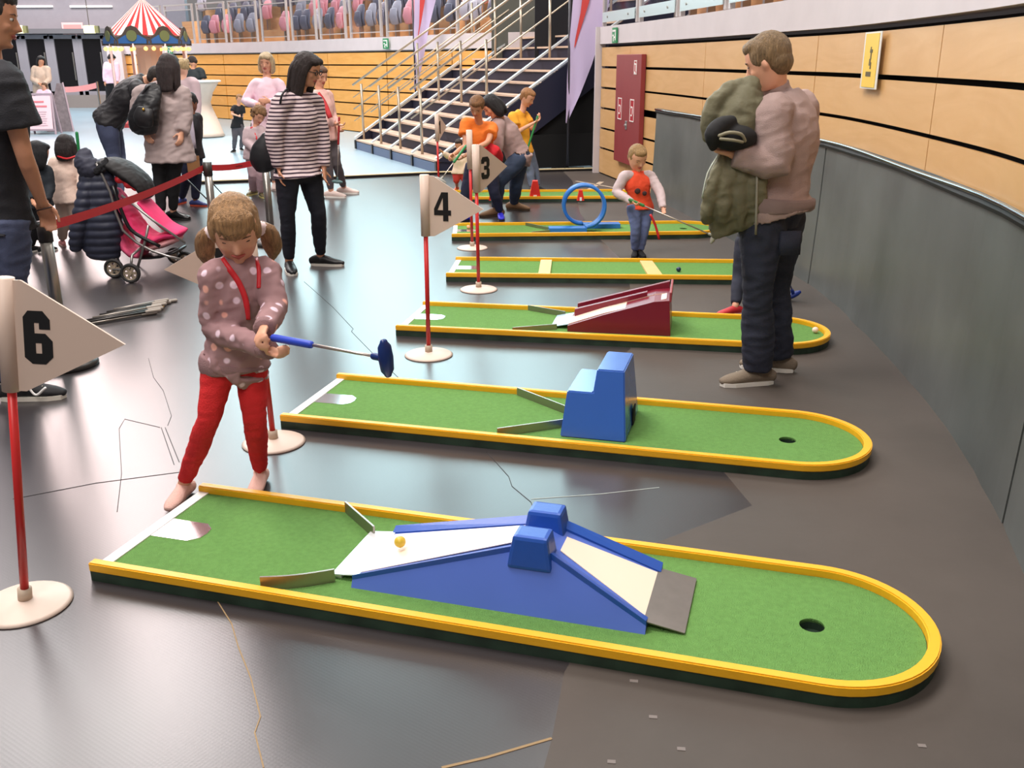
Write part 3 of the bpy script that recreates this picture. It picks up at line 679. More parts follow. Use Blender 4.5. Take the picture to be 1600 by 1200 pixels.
# lane 5 block
ob5 = thing('block_obstacle', 'stepped bright blue block standing on the second nearest lane', 'minigolf obstacle', (LN[5][0], LN[5][1], 0), LN[5][2])
b = NB(); prof = [(1.285, z), (1.572, z), (1.548, z + .30), (1.43, z + .30), (1.418, z + .20), (1.305, z + .20)]
taper = lambda zz: .205 - (zz - z) * .22
A = [b.verts.new((x, -taper(zz), zz)) for x, zz in prof]; B = [b.verts.new((x, taper(zz), zz)) for x, zz in prof]
b.faces.new(A); b.faces.new(B[::-1])
for i in range(6): b.faces.new((A[i], A[(i + 1) % 6], B[(i + 1) % 6], B[i]))
bmesh.ops.recalc_face_normals(b, faces=b.faces); bmesh.ops.bevel(b, geom=list(b.edges), offset=.005, segments=2, affect='EDGES')
obj('block_body', b, mat('bright_blue', (46, 98, 188), .22, var=.03, spec=.9), ob5)
b = NB(); box(b, (1.574, 0.03, z + .045), (.006, .07, .08)); obj('ball_exit', b, black, ob5)
deflector(5, .97, .275, 1.29, .05, h=.04); deflector(5, 1.02, -.272, 1.28, -.09, h=.04)
# lane 4 wedge
ob4 = thing('wedge_obstacle', 'dark red wedge ramp with raised walls and cream track', 'minigolf obstacle', (LN[4][0], LN[4][1], 0), LN[4][2])
mar = mat('dark_red_paint', (122, 28, 46), .3, var=.05); z1 = z
b = NB(); prof = [(1.04, z), (1.655, z), (1.64, z + .215), (1.55, z + .205), (1.25, z + .11), (1.04, z + .035)]
A = [b.verts.new((x, -.185, zz)) for x, zz in prof]; B = [b.verts.new((x, .185, zz)) for x, zz in prof]
b.faces.new(A); b.faces.new(B[::-1])
for i in range(6): b.faces.new((A[i], A[(i + 1) % 6], B[(i + 1) % 6], B[i]))
obj('wedge_body', b, mar, ob4)
def slab4(pts, th, m, nm):
    b = NB(); a = [b.verts.new(p) for p in pts]; c = [b.verts.new((p[0], p[1], p[2] + th)) for p in pts]; b.faces.new(a[::-1]); b.faces.new(c)
    for i in range(len(pts)): b.faces.new((a[i], a[(i + 1) % len(pts)], c[(i + 1) % len(pts)], c[i]))
    return obj(nm, b, m, ob4)
slab4([(1.04, -.15, z + .036), (1.04, .02, z + .036), (1.25, .0, z + .111), (1.55, .0, z + .205), (1.62, .0, z + .214), (1.62, -.14, z + .214), (1.25, -.15, z + .111)], .004, rc, 'cream_track')
for (vv, ua, ub) in ((.02, 1.06, 1.5), (.17, 1.06, 1.63)):
    b = NB()
    n = 10
    for i in range(n):
        a, e = ua + (ub - ua) * i / n, ua + (ub - ua) * (i + 1) / n; zz = z + .035 + (a - 1.04) / .6 * .175
        pass
    sl = .175 / .6; q0 = z + .03 + (ua - 1.04) * sl; q1 = z + .03 + (ub - 1.04) * sl
    vs = [b.verts.new((x, y, zz)) for y in (vv - .018, vv + .018) for x, zz in ((ua, q0), (ub, q1), (ub, q1 + .055), (ua, q0 + .055))]
    for f in ((0, 1, 2, 3), (7, 6, 5, 4), (0, 4, 5, 1), (1, 5, 6, 2), (2, 6, 7, 3), (3, 7, 4, 0)): b.faces.new([vs[i] for i in f])
    obj('guide_wall', b, mar, ob4)
b = NB(); box(b, (1.645, 0, z + .235), (.014, .37, .06), bevel=.004); obj('end_board', b, mat('worn_red', (150, 60, 68), .4), ob4)
slab4([(.93, -.13, z + .006), (1.045, -.13, z + .03), (1.045, .15, z + .03), (.93, .15, z + .006)], .004, mat('pale_blue_plate', (190, 220, 240), .2, .2), 'entry_plate')
deflector(4, .72, .28, .98, .16, h=.035); deflector(4, .72, -.275, .97, -.15, h=.035)
# lane 3 bars
for k, (ua, ub, uc, ud) in enumerate(((.70, .79, .70, .79), (1.53, 1.64, 1.50, 1.60))):
    b = NB(); pts = [(ua, -.272), (ub, -.272), (ud, .272), (uc, .272)]; prism(b, pts, .042, .058)
    wb = obj('wooden_bar', b, mat_wood('pale_bar', (236, 200, 140), (226, 186, 120), .5)); wb.location = (LN[3][0], LN[3][1], 0); wb.rotation_euler = (0, 0, LN[3][2])
    tag(wb, ('pale wooden bar across the turf nearer the white start strip' if k == 0 else 'slanting pale wooden bar across the turf beside the dark blue ball'), 'minigolf obstacle')
# lane 2 loop
ob2 = thing('loop_obstacle', 'blue upright loop the ball rolls through on the second farthest lane', 'minigolf obstacle', (LN[2][0], LN[2][1], 0), LN[2][2])
lb = mat('loop_blue', (46, 118, 200), .35)
b = NB(); R = .175; cx, cz = 1.265, z + .235; n = 40; V = []
for i in range(n + 1):
    a = -math.pi / 2 + 2 * math.pi * i / n; off = -.10 + .2 * i / n
    ring = []
    for (rr_, vv) in ((R, -.06), (R, .06), (R + .03, .06), (R + .03, -.06)): ring.append(b.verts.new((cx + rr_ * math.cos(a), vv + off, cz + rr_ * math.sin(a))))
    V.append(ring)
for A, B in zip(V[:-1], V[1:]):
    for j in range(4): b.faces.new((A[j], A[(j + 1) % 4], B[(j + 1) % 4], B[j]))
b.faces.new(V[0]); b.faces.new(V[-1][::-1]); obj('loop_ring', b, lb, ob2, True)
b = NB(); box(b, (1.10, -.11, z + .022), (.36, .13, .044), bevel=.004); obj('entry_rail', b, lb, ob2)
b = NB(); box(b, (1.45, .1, z + .022), (.36, .13, .044), bevel=.004); obj('exit_rail', b, lb, ob2)
deflector(2, .72, .26, .93, -.04, h=.03); deflector(2, .75, -.27, .93, -.17, h=.03)
# lane 1 red cones
def cone(u, v, zz, lab, s=1.0):
    p = G(u, v, .042); c_ = thing('cone_obstacle', lab, 'cone', p); q = NB()
    prism(q, [(-.07 * s, 0), (.07 * s, 0), (.03 * s, .2 * s), (-.03 * s, .2 * s)], -.06 * s, .06 * s, Matrix.Rotation(math.pi / 2, 4, 'X')); obj('cone_body', q, mat('cone_red', (225, 50, 38), .45), c_)
    q = NB(); box(q, (0, -.062 * s, .02), (.04 * s, .01, .04)); obj('ball_gate', q, whitep, c_)
cone(836, 309, 0, 'red wedge cone on the farthest lane at the feet of the boy in yellow'); cone(907, 313, 0, 'red wedge cone on the farthest lane seen through the blue loop', .6); cone(768, 313, 0, 'small red wedge cone on the farthest lane beside the brown shoes', .45)
# balls
def golf_ball(p, rgb, label):
    b = NB(); ball(b, (0, 0, 0), .019, 3); o = obj('golf_ball', b, mat('ball_' + label.split()[0], rgb, .3), None, True); o.location = p; tag(o, label, 'ball', 'minigolf balls')
def lw(k, u, v, zz):
    x, y, t = LN[k]; return Vector((x + u * math.cos(t) - v * math.sin(t), y + u * math.sin(t) + v * math.cos(t), zz))
golf_ball(lw(6, .955, .0, z + .022 + .05 + .006), (216, 184, 62), 'yellow ball rolling up the ramp of the nearest lane')
golf_ball(lw(4, 2.505, .035, z + .019), (246, 220, 200), 'cream ball resting at the rounded end of the third nearest lane')
golf_ball(lw(3, 1.777, -.07, z + .019), (30, 44, 80), 'dark blue ball on the lane with two wooden bars')
golf_ball(lw(2, .155, .1, z + .019), (250, 170, 120), 'orange ball at the start strip of the lane with the blue loop')

# ================================================================== FLAGS
def digit(kind):
    if kind == '6': return [[(.0, .12), (.0, .88), (.16, 1), (.62, 1), (.84, .84), (.84, .66), (.5, .66), (.5, .78), (.34, .78), (.34, .58), (.68, .58), (.9, .44), (.9, .14), (.66, 0), (.24, 0)], [(.36, .2), (.56, .2), (.56, .4), (.36, .4)]]
    if kind == '4': return [[(.52, 0), (.82, 0), (.82, .2), (.98, .2), (.98, .38), (.82, .38), (.82, 1), (.44, 1), (.0, .42), (.0, .2), (.52, .2)], [(.2, .38), (.52, .38), (.52, .82)]]
    if kind == '3': return [[(.1, .0), (.7, 0), (.9, .15), (.9, .42), (.76, .5), (.9, .6), (.9, .86), (.72, 1), (.14, 1), (.0, .86), (.0, .7), (.3, .7), (.34, .78), (.58, .78), (.58, .6), (.3, .6), (.3, .42), (.58, .42), (.58, .2), (.32, .2), (.3, .3), (.0, .3), (.0, .14)]]
    if kind == '5': return [[(.12, 0), (.72, 0), (.9, .15), (.9, .5), (.72, .64), (.34, .64), (.34, .78), (.84, .78), (.84, 1), (.02, 1), (.02, .44), (.56, .44), (.56, .2), (.34, .2), (.34, .3), (0, .3), (0, .12)]]
    if kind == '2': return [[(0, 0), (.9, 0), (.9, .22), (.4, .22), (.9, .6), (.9, .85), (.7, 1), (.2, 1), (0, .85), (0, .64), (.32, .64), (.34, .78), (.58, .78), (.58, .64), (0, .22)]]
    return [[(.3, 0), (.65, 0), (.65, 1), (.35, 1), (.05, .8), (.05, .62), (.3, .72)]]
def flag(num, base, top, panel_dir, label, plen=.34):
    g = G(*base); t = P(top[0], top[1], g.y); sc = t.z / 1.02
    r = thing('flag_stand', label, 'flag', g, 0, 'numbered flags beside the lanes')
    d = (t - g); L_ = d.length; d.normalize()
    b = NB(); lathe(b, [(.135, 0), (.138, .004), (.125, .012), (.03, .022), (.012, .024)], n=40); obj('base_disc', b, mat('base_beige', (216, 196, 182), .5, var=.05), r, True)
    b = NB(); tube(b, [d * .02, d * .06], .021, n=16); obj('socket', b, mat('socket_beige', (190, 170, 150), .5), r, True)
    b = NB(); tube(b, [d * .04, d * (L_ - .30)], .0125, n=14); obj('pole', b, redpole, r, True)
    pd = Vector((panel_dir[0], panel_dir[1], 0)).normalized()
    b = NB(); tube(b, [d * (L_ - .33), d * L_], .026, n=20, cap='flat'); obj('sleeve', b, mat('flag_white', (216, 192, 176), .5), r, True)
    up = d; nn = pd.cross(up).normalized()
    M = Matrix((pd, up, nn)).transposed().to_4x4(); M.translation = d * (L_ - .33)
    b = NB(); prism(b, [(0.0, .0), (.05, .0), (plen, .155), (.05, .325), (.0, .325)], -.003, .003, M); pn = obj('flag_panel', b, mat('flag_white', (216, 192, 176), .5), r)
    D = digit(num); hh_, ww = .155, .098
    for sgn in (1, -1):
        b = NB(); pts = D[0]
        # outline minus hole via triangle fill
        vs = [[b.verts.new((x * ww, y * hh_, 0)) for x, y in loop] for loop in D]; es = []
        for l in vs:
            for i in range(len(l)): es.append(b.edges.new((l[i], l[(i + 1) % len(l)])))
        bmesh.ops.triangle_fill(b, edges=es, use_beauty=True)
        ge = bmesh.ops.extrude_face_region(b, geom=b.faces[:]); bmesh.ops.translate(b, verts=[v for v in ge['geom'] if isinstance(v, bmesh.types.BMVert)], vec=(0, 0, .0016))
        M2 = M @ Matrix.Translation((.052 if sgn > 0 else .15, .085, .0032 if sgn > 0 else -.0032)) @ (Matrix.Identity(4) if sgn > 0 else Matrix.Rotation(math.pi, 4, 'Y'))
        bmesh.ops.transform(b, matrix=M2, verts=b.verts); obj('numeral', b, mat('numeral_black', (16, 16, 18), .4), pn)
    return r
flag('6', (40, 945), (7, 434), (1, -.18), 'nearest flag stand, pennant with a black 6', .36)
flag('5', (428, 692), (388, 352), (-1, -.1), 'flag stand behind the girl, pennant pointing left behind her head', .36)
flag('4', (670, 555), (663, 273), (1, -.25), 'flag stand with a black 4 beside the wedge ramp lane', .33)
flag('3', (748, 453), (743, 226), (.62, .75), 'flag stand with its pennant turned away beside the lane with wooden bars')
flag('2', (738, 388), (733, 203), (-.05, 1), 'flag stand seen edge on beside the lane with the blue loop')
flag('1', (686, 300), (682, 178), (.3, 1), 'farthest flag stand in front of the staircase')

# ================================================================== BARRIER
def bar_post(p, label, h=.80):
    r = thing('barrier_post', label, 'barrier post', p)
    b = NB(); lathe(b, [(.165, 0), (.17, .012), (.165, .03), (.06, .05), (.03, .052)], n=36); obj('base', b, mat('worn_black_base', (52, 50, 48), .4, var=.3, vscale=30), r, True)
    b = NB(); tube(b, [(0, 0, .04), (0, 0, h - .05)], .033, n=20); obj('post', b, steel, r, True)
    b = NB(); tube(b, [(0, 0, h - .11), (0, 0, h)], .037, n=20); obj('belt_cassette', b, mat('dark_cassette', (58, 52, 50), .4), r, True)
    return r
bp1, bp2, bp3 = G(104, 571), G(339, 402), G(425, 382)
bar_post(bp1, 'barrier post under the left man\'s hand'); bar_post(bp2, 'barrier post behind the girl where two belts meet'); bar_post(bp3, 'barrier post beside the woman in stripes')
def belt(a, c, label, sag=.03, w=.05, rgb=(196, 36, 44)):
    b = NB(); n = 14; V = []
    for i in range(n + 1):
        t = i / n; p = a.lerp(c, t) - Vector((0, 0, sag * 4 * t * (1 - t))); V.append([b.verts.new(p + Vector((0, oy, oz))) for oy, oz in ((-.001, -w / 2), (.001, -w / 2), (.001, w / 2), (-.001, w / 2))])
    for A, B in zip(V[:-1], V[1:]):
        for k in range(4): b.faces.new((A[k], A[(k + 1) % 4], B[(k + 1) % 4], B[k]))
    b.faces.new(V[0]); b.faces.new(V[-1][::-1]); o = obj('barrier_belt', b, mat('belt_red' + str(rgb[0]), rgb, .6), None); tag(o, label, 'barrier belt')
    d = (c - a); L_ = d.length; k = .35
    while k < L_ - .2 and rgb[0] < 200:
        t = k / L_; p = a.lerp(c, t) - Vector((0, .004, sag * 4 * t * (1 - t))); q = NB(); dd = d.normalized()
        R3 = Matrix((dd, Vector((0, 1, 0)), dd.cross(Vector((0, 1, 0))))).transposed()
        for ox, oz in ((-.03, 0), (0, .006), (.03, 0)): box(q, p + R3 @ Vector((ox, 0, oz)), (.028, .003, .013), rot=R3)
        obj('printed_mark', q, mat('belt_print', (90, 20, 26), .6), o); k += .55
zt = Vector((0, 0, .755))
belt(bp1 + zt + Vector((.03, 0, .02)), bp2 + zt + Vector((-.03, 0, 0)), 'long red belt from the left post across the stroller')
belt(bp2 + zt + Vector((.03, 0, 0)), bp3 + zt + Vector((-.03, 0, 0)), 'short red belt right of the middle barrier post', .02)
# far barrier
f1, f2 = P(95, 140, 30), P(152, 133, 30); q1 = thing('barrier_post', 'far barrier post at the left end of the pink belt before the doors', 'barrier post', (f1.x, 30, 0)); b = NB(); lathe(b, [(.18, 0), (.17, .04), (.03, .06), (.03, f1.z + .1)], n=16); obj('post', b, steel, q1)
q1 = thing('barrier_post', 'far barrier post at the right end of the pink belt before the doors', 'barrier post', (f2.x, 30, 0)); b = NB(); lathe(b, [(.18, 0), (.17, .04), (.03, .06), (.03, f2.z + .1)], n=16); obj('post', b, steel, q1)
belt(f1, f2, 'faded pink belt strung before the glass doors', .04, .16, (222, 150, 150))

# ================================================================== PUTTERS
def putter(p_grip, p_head, label, grip_rgb=(40, 70, 190), head_rgb=(18, 44, 120), head_dir=(0, 1, 0), grip_len=.2, hs=1.0, name='putter'):
    a, c = Vector(p_grip), Vector(p_head); d = (c - a).normalized()
    r = thing(name, label, 'putter', a)
    b = NB(); tube(b, [Vector((0, 0, 0)), d * grip_len], .013, n=12, cap='round'); obj('grip', b, mat('grip_%d_%d' % grip_rgb[:2], grip_rgb, .45), r, True)
    b = NB(); tube(b, [d * grip_len * .8, (c - a) - d * .02], .0055, n=8); obj('shaft', b, mat('shaft_metal', (196, 186, 178), .3, .85), r, True)
    hd = Vector(head_dir).normalized(); hd = (hd - d * hd.dot(d)).normalized(); x = d.cross(hd)
    b = NB(); e = c - a; tube(b, [e - d * .045, e - d * .005], .012, n=10, cap='round')
    tube(b, [e - hd * .055 * hs, e - hd * .04 * hs, e, e + hd * .04 * hs, e + hd * .055 * hs], [(.012, .014), (.020 * hs, .024 * hs), (.022 * hs, .028 * hs), (.020 * hs, .024 * hs), (.012, .014)], side=d, n=14, cap='round')
    obj('putter_head', b, mat('head_%d_%d' % head_rgb[:2], head_rgb, .35), r, True)
    return r

# ================================================================== PEOPLE
SKIN = {'fair': (226, 168, 138), 'tan': (208, 148, 116), 'pale': (234, 184, 158), 'dark': (150, 98, 74)}
def hand(b, w, d, n, s, side, curl=.9, spread=.0):
    """palm and five fingers. w wrist, d forearm direction, n palm-facing normal, side=+1/-1 puts the thumb"""
    d = d.normalized(); n = (n - d * n.dot(d)).normalized(); l = d.cross(n).normalized() * side
    pl = .085 * s
    tube(b, [w - d * .01 * s, w + d * pl * .35, w + d * pl * .75, w + d * pl], [(.025 * s, .019 * s), (.035 * s, .016 * s), (.040 * s, .0145 * s), (.037 * s, .012 * s)], side=l, n=12, cap='round')
    for i, (off, ln) in enumerate(((.030, .066), (.010, .074), (-.010, .069), (-.029, .054))):
        p = w + d * pl * (.95 if i < 3 else .88) + l * off * s; dd = d + l * off * spread; dd.normalize(); pts = [p - dd * .015 * s, p]; a = 0
        for k, fr in enumerate((.42, .33, .27)):
            a += curl * (.42, .75, .5)[k]; dr = (dd * math.cos(a) + n * math.sin(a)); p = p + dr * ln * fr * s; pts.append(p)
        tube(b, pts, [.0088 * s, .0088 * s, .0082 * s, .0076 * s, .0066 * s], n=8, cap='round')
    p = w + d * pl * .22 + l * .026 * s; dr = (d * .55 + l * .75 + n * .35 * (1 + curl * .5)).normalized(); pts = [p, p + dr * .032 * s]
    dr2 = (d * .8 + l * .35 * (1 - curl * .5) + n * (.3 + .5 * curl)).normalized(); pts.append(pts[-1] + dr2 * .028 * s); pts.append(pts[-1] + (dr2 + n * .2 * curl).normalized() * .022 * s)
    tube(b, pts, [.012 * s, .0105 * s, .0095 * s, .0075 * s], n=8, cap='round')
def head_frame(c, f, up):
    f = Vector(f).normalized(); up = Vector(up); up = (up - f * up.dot(f)).normalized(); r = f.cross(up).normalized(); return r, f, up
def head_mesh(b, c, fr, hh, child=False, detail=True):
    r, f, u = fr
    q = lambda x, y, z_: c + (r * x + f * y + u * z_) * hh
    sec = [(-.50, .20, .09, .07), (-.465, .19, .17, .14), (-.40, .155, .225, .22), (-.30, .09, .27, .29), (-.18, .055, .305, .335), (-.05, .03, .325, .37), (.08, .01, .338, .392), (.2, -.005, .335, .39), (.31, -.02, .30, .355), (.40, -.03, .24, .285), (.47, -.035, .145, .18), (.495, -.035, .07, .09)]
    if child: sec = [(z_ * .98, y0 * .9, rx * (1.10 if z_ < -.1 else 1.07), ry * 1.03) for z_, y0, rx, ry in sec]
    tube(b, [q(0, y0, z_) for z_, y0, rx, ry in sec], [(rx * hh, ry * hh) for z_, y0, rx, ry in sec], side=r, n=20, sub=2)
    if detail:
        nb = 1.0 if not child else .75
        tube(b, [q(0, .36, .06), q(0, .40 + .02 * nb, -.04), q(0, .42 + .045 * nb, -.125), q(0, .38, -.165)], [.035 * hh, .04 * hh, .058 * hh, .04 * hh], n=10, cap='round')
        for s_ in (-1, 1):
            blob(b, q(.055 * s_, .39, -.135), (r * .035 * hh, f * .035 * hh, u * .028 * hh), 1)
            blob(b, q(.15 * s_, .325, .105), (r * .10 * hh, f * .045 * hh, u * .032 * hh), 1)      # brow
            blob(b, q(.19 * s_, .27, -.12), (r * .09 * hh, f * .085 * hh, u * .09 * hh), 1)        # cheek
            e = q(.335 * s_, -.02, -.045); blob(b, e, ((r * .05 + f * .01 * s_) * hh, f * .065 * hh - r * .02 * s_ * hh, u * .115 * hh), 2)
            blob(b, e + (u * .05 + r * .02 * s_) * hh, (r * .035 * hh, f * .075 * hh, u * .06 * hh), 1)
        blob(b, q(0, .345, -.255), (r * .10 * hh, f * .05 * hh, u * .035 * hh), 2); blob(b, q(0, .32, -.42), (r * .09 * hh, f * .06 * hh, u * .055 * hh), 2)
def face_bits(root, off, c, fr, hh, down=False):
    r, f, u = fr; q = lambda x, y, z_: c + (r * x + f * y + u * z_) * hh
    b = NB()
    for s_ in (-1, 1): blob(b, q(.145 * s_, .335, .02), (r * .068 * hh, f * .03 * hh, u * (.016 if down else .030) * hh), 2)
    e = obj('eyes', b, mat('eye_white' if not down else 'lash_dark', (226, 220, 214) if not down else (86, 56, 44), .3), root, True, off)
    if not down:
        b = NB()
        for s_ in (-1, 1): blob(b, q(.145 * s_, .360, .018), (r * .028 * hh, f * .012 * hh, u * .028 * hh), 2)
        obj('iris', b, mat('iris_brown', (50, 34, 26), .2), e, True, off)
    b = NB()
    for s_ in (-1, 1): tube(b, [q(.07 * s_, .385, .095), q(.15 * s_, .375, .118), q(.23 * s_, .325, .10)], [.010 * hh, .014 * hh, .008 * hh], n=6, cap='round')
    obj('eyebrows', b, mat('brow_brown', (104, 72, 52), .8), root, True, off)
    b = NB(); tube(b, [q(-.10, .355, -.245), q(-.04, .392, -.238), q(0, .395, -.243), q(.04, .392, -.238), q(.10, .355, -.245)], [.010 * hh, .020 * hh, .018 * hh, .020 * hh, .010 * hh], n=8, cap='round')
    tube(b, [q(-.08, .358, -.268), q(0, .392, -.282), q(.08, .358, -.268)], [.012 * hh, .024 * hh, .012 * hh], n=8, cap='round')
    obj('lips', b, mat('lips', (190, 96, 88), .45), root, True, off)
def hair_disp(amp, fr, k=1.0):
    r, f, u = fr
    def d(co):
        x, y, z_ = co.dot(r), co.dot(f), co.dot(u)
        return amp * .45 * (noise.noise(Vector((x * 55 * k, y * 55 * k, z_ * 9))) + .6 * noise.noise(Vector((x * 130 * k, y * 130 * k, z_ * 12))))
    return d
def hair_mesh(b, style, c, fr, hh, s, nk=None, sho=None):
    r, f, u = fr; q = lambda x, y, z_: c + (r * x + f * y + u * z_) * hh
    E = lambda x, y, z_, a, d_, h: blob(b, q(x, y, z_), (r * a * hh, f * d_ * hh, u * h * hh), 3)
    E(0, -.07, .135, .39, .43, .415)
    if style in ('short', 'girl', 'curly', 'bob', 'long', 'bun'): E(0, -.20, -.06, .345, .265, .30)
    E(0, .10, .33, .30, .29, .185)
    if style == 'short':
        E(0, .17, .36, .26, .22, .14)
        for s_ in (-1, 1): E(.31 * s_, .03, .08, .06, .13, .16)
    if style == 'girl':
        E(0, .17, .27, .30, .24, .16)     # thick fringe
        for k in range(-4, 5): tube(b, [q(.065 * k, .30 - .012 * k * k * .6, .38), q(.07 * k, .40 - .011 * k * k, .24), q(.072 * k, .405 - .012 * k * k, .115)], [.05 * hh, .05 * hh, .03 * hh], n=8, cap='round')
        for s_ in (-1, 1): E(.33 * s_, .02, .02, .08, .2, .22)
    if style == 'curly':
        rr = random.Random(5)
        for i in range(110):
            th, ph = rr.uniform(0, 6.28), rr.uniform(-.5, 1.5); x, y, z_ = math.cos(th) * math.cos(ph), math.sin(th) * math.cos(ph), math.sin(ph)
            if y > .45 and z_ < .35: continue
            E(x * .42, -.06 + y * .44, .08 + z_ * .44, .085, .085, .085)
    if style in ('bob', 'long'):
        ln = -.62 if style == 'bob' else -1.02
        for s_ in (-1, 1):
            tube(b, [q(.2 * s_, .1, .36), q(.35 * s_, -.02, .1), q(.37 * s_, -.04, -.2), q(.34 * s_, -.04 if style == 'bob' else .0, ln * .75), q(.28 * s_, -.04 if style == 'bob' else .04, ln)], [(.12 * hh, .2 * hh), (.10 * hh, .26 * hh), (.10 * hh, .27 * hh), (.13 * hh, .23 * hh), (.06 * hh, .12 * hh)], side=r, n=12, sub=2, cap='round')
        tube(b, [q(0, -.15, .35), q(0, -.34, .0), q(0, -.36, -.35), q(0, -.34, ln)], [(.28 * hh, .16 * hh), (.39 * hh, .19 * hh), (.40 * hh, .18 * hh), (.33 * hh, .10 * hh)], side=r, n=14, sub=2, cap='round')
        E(.12, .24, .33, .2, .17, .13); E(-.12, .24, .33, .2, .17, .13)
    if style == 'bun': E(0, -.5, .12, .18, .16, .17)
    if style == 'shaggy':
        for s_ in (-1, 1): E(.31 * s_, .04, .0, .09, .17, .24)
        E(0, -.22, -.12, .33, .24, .30); E(0, .22, .26, .28, .2, .16)
def fold(amp, sc=7.0, ax=(1, 1, .45)):
    def d(co):
        p = Vector((co.x * sc * ax[0], co.y * sc * ax[1], co.z * sc * ax[2]))
        n1 = noise.noise(p); n2 = noise.noise(p * 2.3 + Vector((3, 1, 2))); n3 = noise.noise(Vector((co.x * sc * .8 + co.z * sc * 1.4, co.y * sc * .8, co.z * sc * 2.2 - co.x * sc)) + Vector((7, 7, 7)))
        return amp * ((1 - abs(n1) * 2.6) * .42 + n2 * .3 + (.5 - abs(n3) * 2.2) * .5)
    return d
def person(label, Y0, J, face, s, skin='fair', hair=None, top=None, bottom=None, shoes=None, toes=None, voxel=.012, hh=None, group=None, cat='person',
           girth=1.0, up=None, sole=(225, 220, 212), grip=None, hands=True, child=False, detail=True, down=True, z0=0.0, palm=None, curl=.7, torso_d=1.0, feet=True, neckless=False):
    """J: joints as photo positions (u, v, depth offset) around the standing depth Y0; feet fl, fr are points on the ground"""
    def W_(k):
        q = J[k]; return P(q[0], q[1], Y0 + (q[2] if len(q) > 2 else 0))
    hd, nk, sl, sr, hl, hr = (W_(k) for k in ('hd', 'nk', 'sl', 'sr', 'hl', 'hr'))
    el, er, wl, wr, kl, kr = (W_(k) for k in ('el', 'er', 'wl', 'wr', 'kl', 'kr'))
    def foot_(k):
        q = J[k]; g = G(q[0], q[1], z0) if len(q) == 2 else P(q[0], q[1], Y0 + q[2]); g.z = max(g.z, z0); return g
    fl, fr_ = foot_('fl'), foot_('fr'); al, ar = fl + Vector((0, 0, .085 * s)), fr_ + Vector((0, 0, .085 * s))
    off = Vector(((fl.x + fr_.x) / 2, (fl.y + fr_.y) / 2, z0)); root = thing('person', label, cat, off, 0, group)
    sk = mat('skin_' + skin, SKIN[skin], .5, var=.04, vscale=9); hh = hh or .235 * s
    upv = Vector(up) if up else (hd - nk); fr = head_frame(hd, face, upv)
    if child is None: child = s < .75
    pel = (hl + hr) / 2; sm = (sl + sr) / 2; side = (sr - sl).normalized(); hside = (hr - hl).normalized(); spine = (sm - pel)
    shw = (sr - sl).length / 2; g_ = girth
    b = NB()
    # torso
    P0 = pel - spine.normalized() * .06 * s; P1 = pel + spine * .02; P2 = pel + spine * .33; P3 = pel + spine * .72; P4 = pel + spine * .95
    S3 = max(shw * .93, .13 * s)
    def torso(b, e, flare=0.0, drop=0.0, hem=True):
        st = [(P0, .125, .10), (P1, .155 if e < 0 else .174, .112 if e < 0 else .124), (P2, .128 if e < 0 else .136, .098 if e < 0 else .102), (P3, S3 / s * .95, .118), (P4, S3 / s * .78, .085), (nk - (nk - P4) * .25, .055, .055)]
        pts = [x[0] for x in st]; rd = [(x[1] * s * g_ + e, x[2] * s * g_ * torso_d + e) for x in st]
        if drop: pts = [pel - Vector((0, 0, drop)) + (pel - P0) * 0] + pts[1:]; rd[0] = (rd[1][0] + flare, rd[1][1] + flare)
        tube(b, pts, rd, side=side if abs(side.dot(spine.normalized())) < .8 else hside, n=20, sub=3, cap='flat')
    torso(b, -.004)
    tube(b, [sm + (nk - sm) * .2, nk, hd - fr[2] * hh * .25 - fr[1] * hh * .08], [.058 * s, .052 * s, .05 * s], n=14, sub=2)
    for sh, e_, w in ((sl, el, wl), (sr, er, wr)):
        tube(b, [sm.lerp(sh, .55), sh, sh.lerp(e_, .45), e_, e_.lerp(w, .3), w], [.055 * s, .050 * s, .044 * s, .036 * s, .036 * s, .024 * s], n=12, sub=2, cap='round')
    for hp, kn, an in ((hl, kl, al), (hr, kr, ar)):
        tube(b, [hp, hp.lerp(kn, .4), kn, kn.lerp(an, .3), an], [.055 * s * g_, .078 * s * g_, .052 * s, .053 * s, .034 * s], n=14, sub=2, cap='round')
    if hands:
        for i, (e_, w, sd) in enumerate(((el, wl, 1), (er, wr, -1))):
            d = (w - e_).normalized()
            if grip: a, c_ = grip; t = (c_ - a).normalized(); pc = w + d * .07 * s; cl = a + t * (pc - a).dot(t); n_ = cl - pc; n_ = n_ if n_.length > .004 else fr[1]; cu = 1.25
            else: n_ = Vector(palm) if palm else (off + Vector((0, 0, w.z)) - w); n_ = n_ if n_.length > .01 else -fr[1]; cu = curl
            hand(b, w, d, n_, s * (1.0 if s > .8 else 1.08), sd, cu)
    if feet:
        for k, (fp, tdir) in enumerate(((fl, toes[0]), (fr_, toes[1]))):
            t = Vector((tdir[0], tdir[1], 0)).normalized(); x = Vector((-t.y, t.x, 0))
            if not shoes or shoes.get('sock'):
                tube(b, [fp - t * .05 * s + Vector((0, 0, .035 * s)), fp + Vector((0, 0, .04 * s)), fp + t * .08 * s + Vector((0, 0, .03 * s)), fp + t * .15 * s + Vector((0, 0, .018 * s))], [(.03 * s, .033 * s), (.036 * s, .045 * s), (.04 * s, .028 * s), (.03 * s, .016 * s)], side=x, n=12, sub=2, cap='round')
    head_mesh(b, hd, fr, hh, child, detail)
    solid('body', b, sk, root, off, min(voxel, .010 if detail else .014) if hands and detail else voxel, 2)
    if detail: face_bits(root, off, hd, fr, hh, down)
